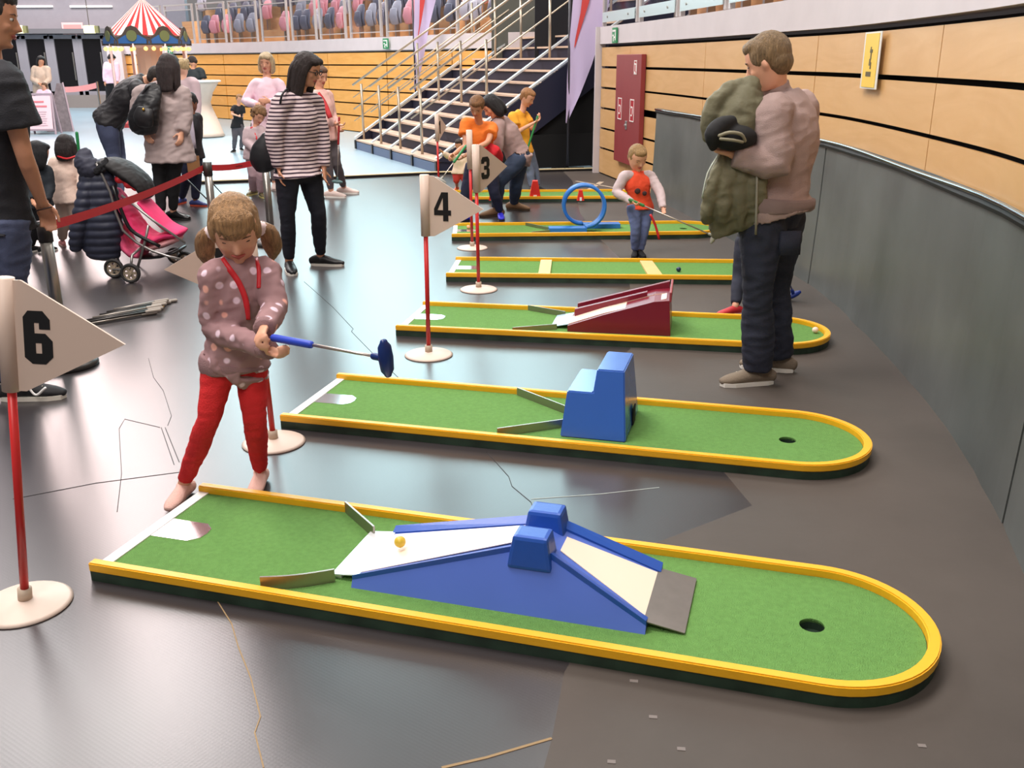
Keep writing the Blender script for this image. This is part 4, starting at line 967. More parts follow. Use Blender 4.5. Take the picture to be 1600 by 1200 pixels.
    # hair
    if hair:
        b = NB(); hair_mesh(b, hair[0], hd, fr, hh, s)
        hm = mat('hair_%d_%d_%d' % hair[1], tuple(int(x * .88) for x in hair[1]), .55, var=.5, vscale=120, bump=.9, bscale=380, stretch=(1, 1, .10))
        solid('hair', b, hm, root, off, max(voxel * .55, .0055), 4 if hair[0] != 'curly' else 1, hair_disp(.006 * (hh / .235), fr))
    # lower garment
    if bottom:
        b = NB(); e = bottom.get('e', .012) ; ft = bottom.get('flare', 0.0)
        st = [(P0 - Vector((0, 0, .02 * s)), .115, .095), (P1, .158, .116), (pel + spine * .18, .142, .104)]
        tube(b, [x[0] for x in st], [(x[1] * s * g_ + e * .6, x[2] * s * g_ * torso_d + e * .6) for x in st], side=hside, n=18, sub=2)
        for hp, kn, an in ((hl, kl, al), (hr, kr, ar)):
            end = kn.lerp(an, bottom.get('len', .92))
            tube(b, [hp + spine.normalized() * .04 * s, hp + Vector((0, 0, .02 * s)), hp.lerp(kn, .4), kn, kn.lerp(end, .35), kn.lerp(end, .7), end], [.045 * s * g_, .092 * s * g_ + e * .5, .082 * s * g_ + e, .056 * s + e, .056 * s + e + ft * .4, .046 * s + e + ft, .036 * s + e + ft * 1.3], n=16, sub=2, cap='flat')
        solid(bottom.get('name', 'trousers'), b, bottom['m'], root, off, voxel, 2, fold(bottom.get('fold', .006) * (1 if s > .8 else .8), 8 if s > .8 else 12, (1, 1, .8)))
    if top:
        b = NB(); e = top.get('e', .014); torso(b, e, top.get('flare', .01), top.get('drop', .06 * s)); bt = b; bs_ = NB() if top.get('sleeve_m') else b; b = bs_
        for sh, e_, w in ((sl, el, wl), (sr, er, wr)):
            tube(b, [sm.lerp(sh, .5), sm.lerp(sh, .9), sh + (e_ - sh) * .08], [.062 * s + e * .5, .058 * s + e, .054 * s + e], n=14, sub=2, cap='round')
            if top.get('sleeve', 1) > .7: tube(b, [sh, sh.lerp(e_, .5), e_, e_.lerp(w, .5), e_.lerp(w, .97)], [.055 * s + e, .05 * s + e, .044 * s + e, .038 * s + e * .9, .028 * s + e * .9], n=14, sub=2, cap='flat')
            else: tube(b, [sh, sh.lerp(e_, top['sleeve'] * .5), sh.lerp(e_, top['sleeve'])], [.055 * s + e, .055 * s + e * 1.3, .054 * s + e * 1.8], n=14, sub=2, cap='flat')
        b = bt
        if top.get('collar'): tube(b, [nk - (hd - nk) * .25, nk + (hd - nk) * .18], [.066 * s, .060 * s + .008], n=16)
        if top.get('hood'): blob(b, nk - fr[1] * .06 * s - Vector((0, 0, .02)), (side * .13 * s, fr[1] * .07 * s, Vector((0, 0, .08 * s))), 2)
        if top.get('sleeve_m'): solid('sleeves', bs_, top['sleeve_m'], root, off, voxel, 2, fold(.005, 12)); tube(b, [sl.lerp(sr, .18), sl.lerp(sr, .82)], [.05 * s + e, .05 * s + e], n=12, cap='round')
        if top.get('rib'):
            q_ = NB(); dr_ = top.get('drop', .06 * s); p_ = pel - Vector((0, 0, dr_)); rx_, ry_ = .174 * s * g_ + e + top.get('flare', .01), .124 * s * g_ * torso_d + e + top.get('flare', .01)
            tube(q_, [p_ - Vector((0, 0, .008)), p_ + Vector((0, 0, .018 * s)), p_ + spine.normalized() * .05 * s], [(rx_ - .006, ry_ - .006), (rx_ + .001, ry_ + .001), (rx_ - .004, ry_ - .004)], side=side, n=36, sub=3); obj('hem_band', q_, top['rib'], root, True, off)
            q_ = NB()
            for e_, w_ in ((el, wl), (er, wr)): tube(q_, [e_.lerp(w_, .86), e_.lerp(w_, .93), e_.lerp(w_, 1.0)], [.031 * s + e * .9, .033 * s + e * .8, .028 * s + e * .7], n=20, sub=2)
            obj('cuffs', q_, top['rib'], root, True, off)
        shirt_ = solid(top.get('name', 'shirt'), b, top['m'], root, off, voxel, 2, fold(top.get('fold', .007) * (1 if s > .8 else .75), top.get('fs', 8 if s > .8 else 12), (1, 1, .8)))
    if shoes and feet:
        for k, (fp, tdir) in enumerate(((fl, toes[0]), (fr_, toes[1]))):
            t = Vector((tdir[0], tdir[1], 0)).normalized(); x = Vector((-t.y, t.x, 0)); Z = lambda h: Vector((0, 0, h * s)); L_ = 1.0
            b = NB(); tube(b, [fp - t * .075 * s + Z(.04), fp - t * .03 * s + Z(.052), fp + t * .03 * s + Z(.052), fp + t * .09 * s + Z(.04), fp + t * .15 * s + Z(.032), fp + t * .185 * s + Z(.026)],
                           [(.030 * s, .036 * s), (.036 * s, .046 * s), (.040 * s, .044 * s), (.045 * s, .034 * s), (.044 * s, .026 * s), (.03 * s, .018 * s)], side=x, n=16, sub=2, cap='round')
            tube(b, [fp + Z(.04), fp + Z(.095 if shoes.get('high') else .07)], [.042 * s, .040 * s], n=14)
            sh = solid('shoe', b, shoes['m'], root, off, max(voxel * .6, .006), 1)
            if sole:
                b = NB(); prism(b, [tuple((fp + t * a * s + x * w_ * s).xy) for a, w_ in ((-.085, -.02), (-.05, -.036), (.05, -.042), (.13, -.048), (.185, -.035), (.2, 0), (.185, .035), (.13, .048), (.05, .042), (-.05, .036), (-.085, .02))], fp.z + .001, fp.z + .022 * s); obj('sole', b, mat('sole_%d_%d' % tuple(sole[:2]), sole, .5), sh, False, off)
            if shoes.get('lace'):
                b = NB()
                for a in (.045, .07, .095): tube(b, [fp + t * a * s + x * .02 * s + Z(.088 - a * .25), fp + t * (a + .012) * s - x * .02 * s + Z(.088 - a * .25)], .004 * s, n=6)
                obj('laces', b, mat('lace', shoes['lace'], .7), sh, True, off)
    return root, dict(hd=hd, nk=nk, sl=sl, sr=sr, el=el, er=er, wl=wl, wr=wr, pel=pel, off=off, fr=fr, hh=hh, sm=sm, hl=hl, hr=hr, side=side, spine=spine, shirt=shirt_ if top else None)
def cloth(name, rgb, var=.07, bump=.35, bs=180, rough=.85): return mat(name, rgb, rough, var=var, vscale=10, bump=bump, bscale=bs)
denim = mat('denim_blue', (72, 80, 108), .8, var=.22, vscale=7, bump=.3, bscale=220); darkdenim = mat('denim_dark', (38, 42, 58), .8, var=.35, vscale=8, bump=.3, bscale=220)
blackc = cloth('black_cloth', (24, 24, 28)); greyleg = cloth('grey_leggings', (96, 88, 92))
def strap(root, d, pts, w, m, name='strap', th=.004):
    b = NB(); tube(b, [Vector(p) for p in pts], (w, th), n=8, sub=4, cap='round'); obj(name, b, m, root, True, d['off'])
def strap_px(root, d, tgt, pix, w, m, name='lanyard', lift=.005):
    """flat strap lying on a garment along photo positions"""
    pts = []; o = Vector(d['off'])
    pp = spline([Vector((u, v, 0)) for u, v in pix], 6)
    for p in pp:
        dr = ray(p.x, p.y).normalized(); st = Vector((0, 0, CAMH)) - o
        ok, hit, nn, _ = tgt.ray_cast(st, dr)
        if ok: pts.append((hit - dr * lift, nn))
    b = NB(); V = []; n = len(pts)
    for i, (p, nn) in enumerate(pts):
        t = (pts[min(i + 1, n - 1)][0] - pts[max(i - 1, 0)][0]).normalized(); s_ = t.cross(ray(800, 600)).normalized() * w
        up = -t.cross(s_).normalized() * .002; V.append([b.verts.new(q) for q in (p - s_, p + s_, p + s_ + up, p - s_ + up)])
    for A, B in zip(V[:-1], V[1:]):
        for k in range(4): b.faces.new((A[k], A[(k + 1) % 4], B[(k + 1) % 4], B[k]))
    b.faces.new(V[0]); b.faces.new(V[-1][::-1]); return obj(name, b, m, root, True)
# --- girl
def mat_dots(name, base, cols, scale=11, size=.32):
    m = mat(name, base, .9); nt = m.node_tree; b = nt.nodes['Principled BSDF']; tc = nt.nodes.new('ShaderNodeTexCoord')
    v = nt.nodes.new('ShaderNodeTexVoronoi'); v.inputs['Scale'].default_value = scale; v.inputs['Randomness'].default_value = .35
    nt.links.new(tc.outputs['Object'], v.inputs['Vector']); r = nt.nodes.new('ShaderNodeMapRange'); r.inputs[1].default_value = size * .8; r.inputs[2].default_value = size * 1.15; r.inputs[3].default_value = 1; r.inputs[4].default_value = 0
    nt.links.new(v.outputs['Distance'], r.inputs[0]); sx = nt.nodes.new('ShaderNodeSeparateColor'); nt.links.new(v.outputs['Color'], sx.inputs[0])
    c1 = ramp2(nt, sx.outputs[0], [(0, cols[0]), (.6, cols[1])]); x = nt.nodes.new('ShaderNodeMix'); x.data_type = 'RGBA'; x.inputs['A'].default_value = (*lin(base), 1)
    nt.links.new(c1.outputs[0], x.inputs['B']); nt.links.new(r.outputs[0], x.inputs['Factor']); nt.links.new(x.outputs['Result'], b.inputs['Base Color']); return m
fleece = mat_dots('dotted_fleece', (160, 124, 126), [(236, 208, 222), (240, 176, 160)], 19, .27)
ga, gc = P(428, 528, 3.02), P(603, 560, 2.82)
J = dict(hd=(367, 356, .0), nk=(370, 406, .04), sl=(334, 428, -.02), sr=(416, 424, .06), el=(336, 512, -.02), er=(428, 482, -.06), wl=(424, 548, -.25), wr=(412, 514, -.24),
         hl=(343, 572, 0), hr=(392, 570, .05), kl=(326, 655, -.06), kr=(398, 655, .0), fl=(290, 778), fr=(409, 758))
girl, d = person('girl in dotted fleece and red leggings swinging a putter at the nearest lane', 3.30, J, (.22, -.78, -.52), .70, 'fair', ('girl', (196, 150, 104)),
    dict(m=fleece, e=.016, drop=.004, flare=.004, name='fleece_jacket', fold=.011, fs=14, collar=True, rib=cloth('fleece_rib', (150, 116, 118), .1, .5, 300)), dict(m=cloth('red_leggings', (206, 32, 36)), e=.003, name='leggings', len=.93, fold=.006), dict(m=cloth('pink_socks', (228, 184, 172)), high=True), ((-.15, -1), (.0, -1)),
    voxel=.0075, hh=.222, child=True, girth=.9, grip=(ga, gc), sole=None, up=(.02, -.25, 1))
r_, f_, u_ = d['fr']; q = lambda x, y, z_: d['hd'] + (r_ * x + f_ * y + u_ * z_) * d['hh']
for s_ in (-1, 1):
    b = NB(); tube(b, [q(.28 * s_, -.18, -.24), q(.40 * s_, -.24, -.27), q(.50 * s_, -.24, -.42), q(.53 * s_, -.18, -.66), q(.50 * s_, -.12, -.86)], [.02, .026, .036, .034, .010], n=10, sub=3, cap='round')
    for v in b.verts: v.co += Vector((0, 0, .0))
    solid('ponytail', b, mat('hair_tail', (150, 112, 76), .55, var=.5, vscale=120, bump=.9, bscale=380, stretch=(1, 1, .10)), girl, d['off'], .006, 1, hair_disp(.005, d['fr']))
    b = NB(); tube(b, [q(.35 * s_, -.21, -.25), q(.39 * s_, -.235, -.265)], [.026, .026], n=12, cap='round'); obj('hair_tie', b, mat('tie_white', (232, 210, 210), .8), girl, True, d['off'])
fwd = Vector((.1, -1, 0)).normalized(); ch = d['pel'] + d['spine'] * .6
lr = mat('lanyard_red', (208, 34, 44), .5)
strap_px(girl, d, d['shirt'], [(338, 392), (352, 412), (372, 440), (384, 470), (387, 500)], .010, lr)
strap_px(girl, d, d['shirt'], [(398, 398), (404, 420), (404, 450)], .007, lr)
putter(ga, gc, 'putter with blue grip and blue head swung by the girl', head_dir=(.1, -.25, 1), head_rgb=(16, 46, 110), grip_len=.15)
# --- man on the right
sw = cloth('taupe_sweater', (184, 158, 152), .10, .8, 330)
J = dict(hd=(1200, 96, 0), nk=(1214, 140, .02), sl=(1205, 176, -.17), sr=(1252, 168, .17), el=(1213, 256, -.22), er=(1250, 245, .22), wl=(1146, 241, -.20), wr=(1165, 238, .12),
         hl=(1193, 330, -.09), hr=(1224, 326, .08), kl=(1184, 450, -.11), kr=(1212, 446, .1), fl=(1182, 600), fr=(1214, 579))
man, d = person('man in taupe sweater and dark jeans seen from behind holding a jacket', 4.72, J, (-.80, .46, -.38), 1.0, 'fair', ('short', (150, 122, 86)),
    dict(m=sw, e=.034, drop=-.02, flare=.02, name='sweater', fold=.0085, fs=8, collar=True, rib=cloth('taupe_rib', (166, 142, 138), .1, .9, 500)), dict(m=darkdenim, e=.014, flare=.02, name='jeans', len=.99, fold=.010), dict(m=cloth('taupe_shoe', (122, 108, 92)), lace=(230, 220, 200)), ((-1, -.15), (-1, .35)),
    voxel=.009, hh=.245, palm=(0, 0, 1), up=(-.1, 0, 1), girth=1.1)
b = NB(); c0 = d['pel'] + Vector((.02, -.10, -.06))
tube(b, [d['pel'] + Vector((.045, -.17, -.075)), d['pel'] + Vector((.045, -.178, -.19))], [(.055, .012)] * 2, side=Vector((1, .1, 0)), n=10); obj('back_pocket', b, darkdenim, man, True, d['off'])
# jacket over the arm
olive = mat('olive_jacket', (108, 104, 80), .75, var=.12, vscale=6, bump=.25, bscale=60); lining = mat('jacket_lining', (20, 20, 22), .8)
jr = thing('jacket', 'olive green jacket draped over the arm of the man in the taupe sweater', 'jacket', (P(1150, 250, 4.5).x, 4.5, P(1150, 250, 4.5).z))
def PJ(u, v, dy=0): return P(u, v, 4.62 + dy)
b = NB()
tube(b, [PJ(1172, 136), PJ(1165, 160), PJ(1158, 195), PJ(1160, 228)], [(.05, .05), (.105, .10), (.13, .12), (.09, .08)], side=Vector((1, 0, 0)), n=18, sub=3, cap='round')
tube(b, [PJ(1140, 142), PJ(1118, 165), PJ(1106, 195), PJ(1104, 215)], [.045, .048, .036, .02], n=12, sub=3, cap='round')
tube(b, [PJ(1155, 134), PJ(1150, 165), PJ(1165, 190)], [.03, .045, .03], n=10, sub=3, cap='round')
tube(b, [PJ(1158, 240, -.02), PJ(1150, 270, -.04), PJ(1146, 310, -.03), PJ(1148, 352, 0), PJ(1150, 362, 0)], [(.09, .05), (.115, .07), (.125, .08), (.12, .06), (.105, .04)], side=Vector((1, 0, 0)), n=24, sub=3)
for u0, u1_, w_ in ((1124, 1104, .036), (1142, 1128, .04), (1160, 1156, .035), (1178, 1178, .034), (1192, 1190, .026)):
    tube(b, [PJ(u0 + 6, 244, -.06), PJ((u0 + u1_) / 2, 285, -.10), PJ(u1_, 330, -.08), PJ(u1_ + 3, 358 if u0 > 1150 else 346, -.04)], [w_ * .5, w_ * .85, w_ * .95, w_ * .6], n=10, sub=3)
for u0, v0, u1_, v1 in ((1170, 250, 1205, 262), (1185, 268, 1228, 296), (1180, 285, 1222, 300)): tube(b, [PJ(u0, v0, .0), PJ((u0 + u1_) / 2, (v0 + v1) / 2 + 4, .03), PJ(u1_, v1, .08)], [.05, .05, .03], n=10, sub=2, cap='round')
solid('jacket_shell', b, olive, jr, jr.location, .009, 2, fold(.012, 9, (1.8, 1.8, .35)))
b = NB(); tube(b, [PJ(1142, 190, -.13), PJ(1126, 197, -.16), PJ(1114, 212, -.17), PJ(1114, 230, -.16)], [.03, .042, .042, .02], n=12, sub=3, cap='round'); blob(b, PJ(1146, 215, -.13), (Vector((.11, 0, 0)), Vector((0, .07, 0)), Vector((0, 0, .06))), 3); solid('lining', b, lining, jr, jr.location, .009, 1)
b = NB(); tube(b, [PJ(1124, 212, -.21), PJ(1140, 207, -.22), PJ(1158, 210, -.21), PJ(1164, 220, -.19)], .008, n=8, sub=3, cap='round'); tube(b, [PJ(1126, 217, -.22), PJ(1145, 219, -.23), PJ(1160, 222, -.21)], .007, n=8, sub=3, cap='round'); obj('hem_fold', b, mat('olive_edge', (140, 134, 112), .7), jr, True, jr.location)
b = NB(); tube(b, [PJ(1183, 262, -.12), PJ(1182, 320, -.14), PJ(1181, 366, -.1)], .006, n=6, sub=2); obj('zip', b, mat('zip_pale', (150, 146, 130), .5), jr, True, jr.location)
b = NB(); tube(b, [PJ(1124, 240, -.1), PJ(1106, 270, -.12), PJ(1097, 310, -.1)], .004, n=6, sub=3); obj('drawcord', b, mat('cord_pale', (196, 204, 190), .7), jr, True, jr.location)
# --- child behind that man
J = dict(hd=(1180, 262, .1), nk=(1182, 292, .1), sl=(1165, 300, 0), sr=(1198, 300, .1), el=(1160, 340, 0), er=(1210, 338, .1), wl=(1185, 372, -.1), wr=(1212, 372, 0), hl=(1165, 375, 0), hr=(1188, 375, .05), kl=(1155, 432, -.04), kr=(1190, 432, .05), fl=(1148, 492), fr=(1186, 478))
kid, d = person('child almost hidden behind the standing man, only dark jeans and a red shoe showing', 6.25, J, (.3, -.8, -.4), .66, 'fair', ('short', (120, 90, 60)), dict(m=blackc, e=.012, drop=.02), dict(m=darkdenim, e=.008), dict(m=mat('red_shoe', (190, 40, 50), .5)), ((-1, -.3), (-.6, -.6)), voxel=.013, child=True, sole=(240, 235, 230))
putter(P(1204, 352, 6.2), P(1240, 461, 6.45), 'putter with blue head beside the jeans of the standing man', head_dir=(1, .2, .1), head_rgb=(24, 56, 150), hs=.8)
# --- man at the left edge
tee = cloth('black_tshirt', (34, 34, 40), .1, .3)
J = dict(hd=(-14, 26, 0), nk=(-18, 82, .02), sl=(-34, 118, .18), sr=(6, 128, -.17), el=(-30, 240, .2), er=(38, 242, -.16), wl=(-70, 330, .3), wr=(66, 318, .02), hl=(-18, 345, .1), hr=(8, 350, -.08), kl=(-12, 470, .12), kr=(10, 480, -.1), fl=(-55, 600), fr=(34, 624))
lm, d = person('man in black t-shirt cut by the left edge resting a hand on the barrier post', 4.62, J, (.93, .30, -.22), 1.08, 'tan', ('short', (62, 54, 50)), dict(m=tee, e=.03, drop=.04, flare=.035, sleeve=.62, name='tshirt', fold=.01, fs=6), dict(m=denim, e=.022, flare=.01, name='jeans', len=.99, fold=.012), dict(m=mat('black_canvas_shoe', (26, 26, 30), .7), lace=(235, 235, 235), high=True), ((1, -.1), (1, .12)), voxel=.009, hh=.262, down=False, palm=(0, 0, -1), curl=.8, up=(-.05, 0, 1), sole=(226, 220, 208))
b = NB(); w = P(69, 326, 4.65); tube(b, [w + Vector((.036 * math.cos(a), .03 * math.sin(a), .008 * math.cos(a))) for a in [i * math.pi / 8 for i in range(16)]], .0035, n=6, closed=True); obj('wristband', b, mat('wrist_dark', (60, 40, 36), .6), lm, True, d['off'])
b = NB(); bmp = [(30 + k * 5.2, 618 - 12 * math.sin(k * .9) * math.exp(-k * .1)) for k in range(9)]
tube(b, [P(u_x, v_x - 8, 4.40) for u_x, v_x in bmp], .006, n=6, sub=2); obj('shoe_stripe', b, whitep, lm, True, d['off'])
# --- woman in stripes
strp = mat_stripes('breton_stripes', (222, 200, 202), (60, 40, 56), .028, .58, warp=.03)
J = dict(hd=(480, 108, 0), nk=(468, 138, .02), sl=(440, 160, -.13), sr=(490, 158, .14), el=(428, 214, -.16), er=(502, 214, .13), wl=(436, 262, -.15), wr=(506, 262, .06), hl=(449, 268, -.08), hr=(482, 267, .08), kl=(449, 336, -.06), kr=(497, 333, .05), fl=(453, 424), fr=(502, 415))
wo, d = person('woman in striped top and dark trousers with long dark hair and glasses', 7.46, J, (.90, -.25, -.35), .98, 'tan', ('long', (48, 36, 34)), dict(m=strp, e=.022, drop=.035, flare=.028, name='striped_top', fold=.009), dict(m=mat('navy_trousers', (22, 24, 36), .8, var=.1, bump=.2), e=.006, name='trousers', len=.93, fold=.006), dict(m=mat('black_moccasin', (22, 22, 24), .4)), ((.35, -.95), (1, -.12)), voxel=.011, palm=(1, 0, 0), curl=.5, sole=(220, 214, 204), up=(-.1, 0, 1))
r_, f_, u_ = d['fr']; q = lambda x, y, z_: d['hd'] + (r_ * x + f_ * y + u_ * z_) * d['hh']
b = NB()
for s_ in (-1, 1): tube(b, [q(.15 * s_ + .085 * math.cos(a), .42, .02 + .07 * math.sin(a)) for a in [i * math.pi / 8 for i in range(16)]], .0035, n=6, closed=True); tube(b, [q(.235 * s_, .41, .03), q(.33 * s_, .2, .03), q(.34 * s_, -.02, .02)], .003, n=6, sub=2)
tube(b, [q(-.065, .42, .03), q(.065, .42, .03)], .003, n=6); obj('glasses', b, blackp, wo, True, d['off'])
hb = thing('handbag', 'black handbag carried by the woman in stripes', 'bag', P(412, 240, 7.6)); o_ = hb.location.copy()
b = NB(); tube(b, [P(418, 214, 7.6), P(414, 232, 7.6), P(413, 250, 7.6), P(415, 260, 7.6)], [(.05, .04), (.10, .06), (.115, .065), (.09, .05)], side=Vector((1, .2, 0)), n=16, sub=2, cap='round'); solid('bag_body', b, mat('bag_leather', (22, 22, 26), .45), hb, o_, .011, 2)
b = NB(); tube(b, [P(424, 218, 7.5), P(434, 190, 7.36), P(440, 150, 7.24), P(450, 143, 7.4), P(437, 190, 7.62), P(412, 222, 7.66)], .008, n=8, sub=4); obj('bag_strap', b, mat('bag_leather', (22, 22, 26), .45), hb, True, o_)
# --- child in orange-red shirt with putter (lane 2)
J = dict(hd=(996, 246, 0), nk=(996, 270, .02), sl=(975, 275, -.02), sr=(1016, 275, .04), el=(963, 300, -.05), er=(1031, 300, -.06), wl=(988, 316, -.2), wr=(1036, 326, -.2), hl=(990, 322, 0), hr=(1010, 322, .03), kl=(993, 356, -.08), kr=(1007, 356, -.02), fl=(992, 400), fr=(1000, 400))
pa, pb = P(984, 312, 7.86), P(1116, 369, 7.75)
rb, d = person('small boy in orange-red shirt with grey sleeves and jeans at the blue loop lane', 8.08, J, (.35, -.8, -.5), .585, 'fair', ('short', (186, 148, 96)), dict(m=cloth('orange_red', (232, 78, 44)), sleeve_m=cloth('grey_sleeves', (200, 182, 184)), e=.014, drop=.02), dict(m=mat('light_denim', (98, 112, 156), .8, var=.3, vscale=10), e=.010, name='jeans', len=.97), dict(m=blackc), ((-.2, -1), (.2, -1)), voxel=.009, hh=.20, child=True, grip=(pa, pb), sole=(40, 40, 40), up=(0, -.2, 1))
pel, spn = d['pel'], d['spine']
b = NB(); c_ = pel + spn * .55 + Vector((-.02, -.098, 0)); blob(b, c_, (Vector((.026, 0, 0)), Vector((0, .008, 0)), Vector((0, 0, .024))), 2); blob(b, c_ + Vector((.06, .008, -.02)), (Vector((.02, 0, 0)), Vector((0, .008, 0)), Vector((0, 0, .02))), 2); obj('shirt_print', b, mat('print_dark', (60, 36, 36), .8), rb, True, d['off'])
putter(pa, pb, 'putter with pale shaft and grey head held by the boy in orange-red', (60, 130, 70), (150, 150, 142), (1, 0, .6), .12)
b = NB(); tube(b, [P(1016, 335, 7.9), P(1024, 352, 7.9), P(1030, 374, 7.9)], (.010, .004), n=6, sub=3); obj('lanyard', b, lr, rb, True, d['off'])
# --- orange polo boy
J = dict(hd=(745, 166, -.12), nk=(748, 190, 0), sl=(727, 192, .0), sr=(770, 200, .05), el=(727, 228, -.12), er=(762, 222, -.18), wl=(708, 242, -.3), wr=(725, 244, -.33), hl=(740, 258, .08), hr=(766, 258, .1), kl=(728, 300, .0), kr=(772, 300, .04), fl=(726, 346), fr=(782, 342))
pa, pb = P(726, 230, 9.65), P(672, 300, 9.2)
ob_, d = person('boy in orange polo and blue shoes bending over a green gripped putter', 9.95, J, (-.2, -.72, -.66), .80, 'tan', ('short', (150, 104, 62)), dict(m=cloth('orange_polo', (240, 124, 40)), e=.016, drop=.03, sleeve=.55), dict(m=mat('navy_sport', (30, 34, 60), .8), e=.012), dict(m=mat('blue_shoe', (36, 36, 190), .5)), ((-.8, -.5), (.1, -1)), voxel=.012, hh=.20, grip=(P(700, 262, 9.55), P(726, 232, 9.6)), up=(0, -.6, .8), sole=(40, 40, 160))
b = NB(); tube(b, [P(752, 234, 9.86), P(768, 240, 9.84), P(776, 250, 9.95)], [(.09, .05), (.12, .06), (.07, .05)], side=Vector((1, 0, 0)), n=12, sub=2, cap='round'); solid('red_shirt_hem', b, cloth('crimson_hem', (206, 30, 44)), ob_, d['off'], .012, 2)
putter(P(728, 228, 9.62), P(688, 282, 9.35), 'green gripped putter held by the boy in orange polo', (30, 130, 70), (150, 150, 150), (1, 0, 0), .22)
# --- adult bending beside him
J = dict(hd=(768, 166, -.15), nk=(780, 182, -.05), sl=(778, 196, -.2), sr=(788, 192, .16), el=(776, 236, -.3), er=(770, 230, .1), wl=(764, 262, -.35), wr=(750, 246, 0), hl=(812, 248, -.08), hr=(812, 244, .12), kl=(780, 285, -.2), kr=(806, 290, .05), fl=(775, 338), fr=(803, 328))
ad, d = person('adult with black hair in grey-pink sweater and jeans bending over the boy in orange', 10.45, J, (-.7, -.3, -.6), .98, 'tan', ('bob', (26, 22, 26)), dict(m=cloth('greypink_sweater', (172, 144, 140)), e=.022, drop=-.02, flare=0), dict(m=mat('denim_mid', (46, 60, 84), .8, var=.3, vscale=8), e=.014, len=.98), dict(m=mat('brown_shoe', (128, 96, 66), .7)), ((-.9, -.4), (.9, -.4)), voxel=.014, hh=.225, up=(-.5, 0, .8), sole=(70, 55, 40))
b = NB(); r_, f_, u_ = d['fr']; q = lambda x, y, z_: d['hd'] + (r_ * x + f_ * y + u_ * z_) * d['hh']
# --- boy in yellow
J = dict(hd=(824, 152, 0), nk=(817, 172, .02), sl=(800, 182, -.1), sr=(820, 180, .12), el=(808, 206, -.16), er=(832, 202, .04), wl=(834, 192, -.12), wr=(838, 190, -.02), hl=(812, 235, -.04), hr=(824, 235, .06), kl=(828, 266, -.04), kr=(836, 266, .06), fl=(832, 303), fr=(840, 300))
yb, d = person('boy in yellow-orange t-shirt holding a green gripped putter near the red cone', 12.2, J, (.75, -.35, -.5), .76, 'fair', ('short', (190, 134, 84)), dict(m=cloth('yellow_orange_tee', (240, 170, 50)), e=.016, drop=.02, sleeve=.6), dict(m=mat('grey_denim', (92, 102, 124), .8, var=.2), e=.01), dict(m=blackc), ((.6, -.8), (.8, -.5)), voxel=.013, hh=.21, child=True, palm=(0, 0, 1), up=(-.2, 0, 1), sole=(60, 60, 60))
putter(P(840, 182, 12.1), P(804, 298, 11.9), 'green gripped putter held by the boy in yellow', (28, 130, 62), (140, 140, 140), (1, 0, 0), .42)
# --- small child behind flag
J = dict(hd=(717, 226, 0), nk=(718, 241, 0), sl=(709, 245, 0), sr=(728, 245, 0), el=(700, 244, -.1), er=(732, 256, 0), wl=(692, 238, -.15), wr=(728, 266, -.1), hl=(714, 268, 0), hr=(724, 268, 0), kl=(713, 280, 0), kr=(726, 280, 0), fl=(714, 298), fr=(727, 298))
sc_, d = person('small child with outstretched arm behind the boy in orange', 12.0, J, (-.3, -.8, -.3), .56, 'tan', ('short', (60, 44, 38)), dict(m=cloth('cream_tee', (232, 206, 180)), e=.012, drop=.02, sleeve=1), dict(m=cloth('pale_red', (214, 60, 66)), e=.01, len=.3), dict(m=mat('orange_sandal', (200, 90, 50), .5)), ((-.3, -1), (.3, -1)), voxel=.014, child=True, detail=False)
# --- woman in pink cardigan with putter
J = dict(hd=(500, 118, 0), nk=(499, 136, .02), sl=(490, 150, -.1), sr=(512, 150, .12), el=(500, 186, -.12), er=(518, 180, .1), wl=(524, 193, -.14), wr=(527, 197, 0), hl=(500, 212, -.05), hr=(516, 212, .06), kl=(512, 256, -.05), kr=(526, 256, .06), fl=(518, 309), fr=(538, 303))
pw, d = person('woman in pink cardigan and grey leggings holding a red putter behind the woman in stripes', 11.75, J, (.7, -.6, -.35), .96, 'fair', ('bun', (120, 84, 60)), dict(m=cloth('pink_cardigan', (236, 190, 182)), e=.02, drop=.05), dict(m=greyleg, e=.004), dict(m=mat('pale_sneaker', (226, 204, 196), .6)), ((1, -.2), (1, -.1)), voxel=.014, palm=(0, 0, 1), curl=1.0, sole=(240, 236, 230))
b = NB(); tube(b, [P(496, 146, 11.62), P(506, 160, 11.58), P(516, 184, 11.5)], (.03, .006), n=6, sub=3); obj('scarf', b, mat('red_scarf', (196, 44, 50), .7), pw, True, d['off'])
putter(P(530, 184, 11.6), P(527, 284, 11.6), 'putter with long red grip held by the woman in pink', (170, 40, 44), (90, 120, 120), (1, 0, 0), .3)
# --- blonde woman
J = dict(hd=(416, 97, 0), nk=(417, 120, .04), sl=(399, 131, 0), sr=(436, 131, 0), el=(384, 158, -.05), er=(448, 158, -.05), wl=(402, 164, -.25), wr=(420, 158, -.28), hl=(404, 196, 0), hr=(428, 196, 0), kl=(404, 242, 0), kr=(428, 242, 0), fl=(402, 296), fr=(430, 296))
bw, d = person('blonde woman in pale pink top facing the camera', 12.6, J, (-.05, -.95, -.25), .98, 'fair', ('bob', (226, 200, 160)), dict(m=cloth('pale_pink_top', (246, 214, 228)), e=.014, drop=.05), dict(m=cloth('grey_trousers', (120, 112, 116)), e=.01), dict(m=mat('pale_sneaker', (226, 204, 196), .6)), ((-.2, -1), (.2, -1)), voxel=.014, hh=.225, girth=1.05)
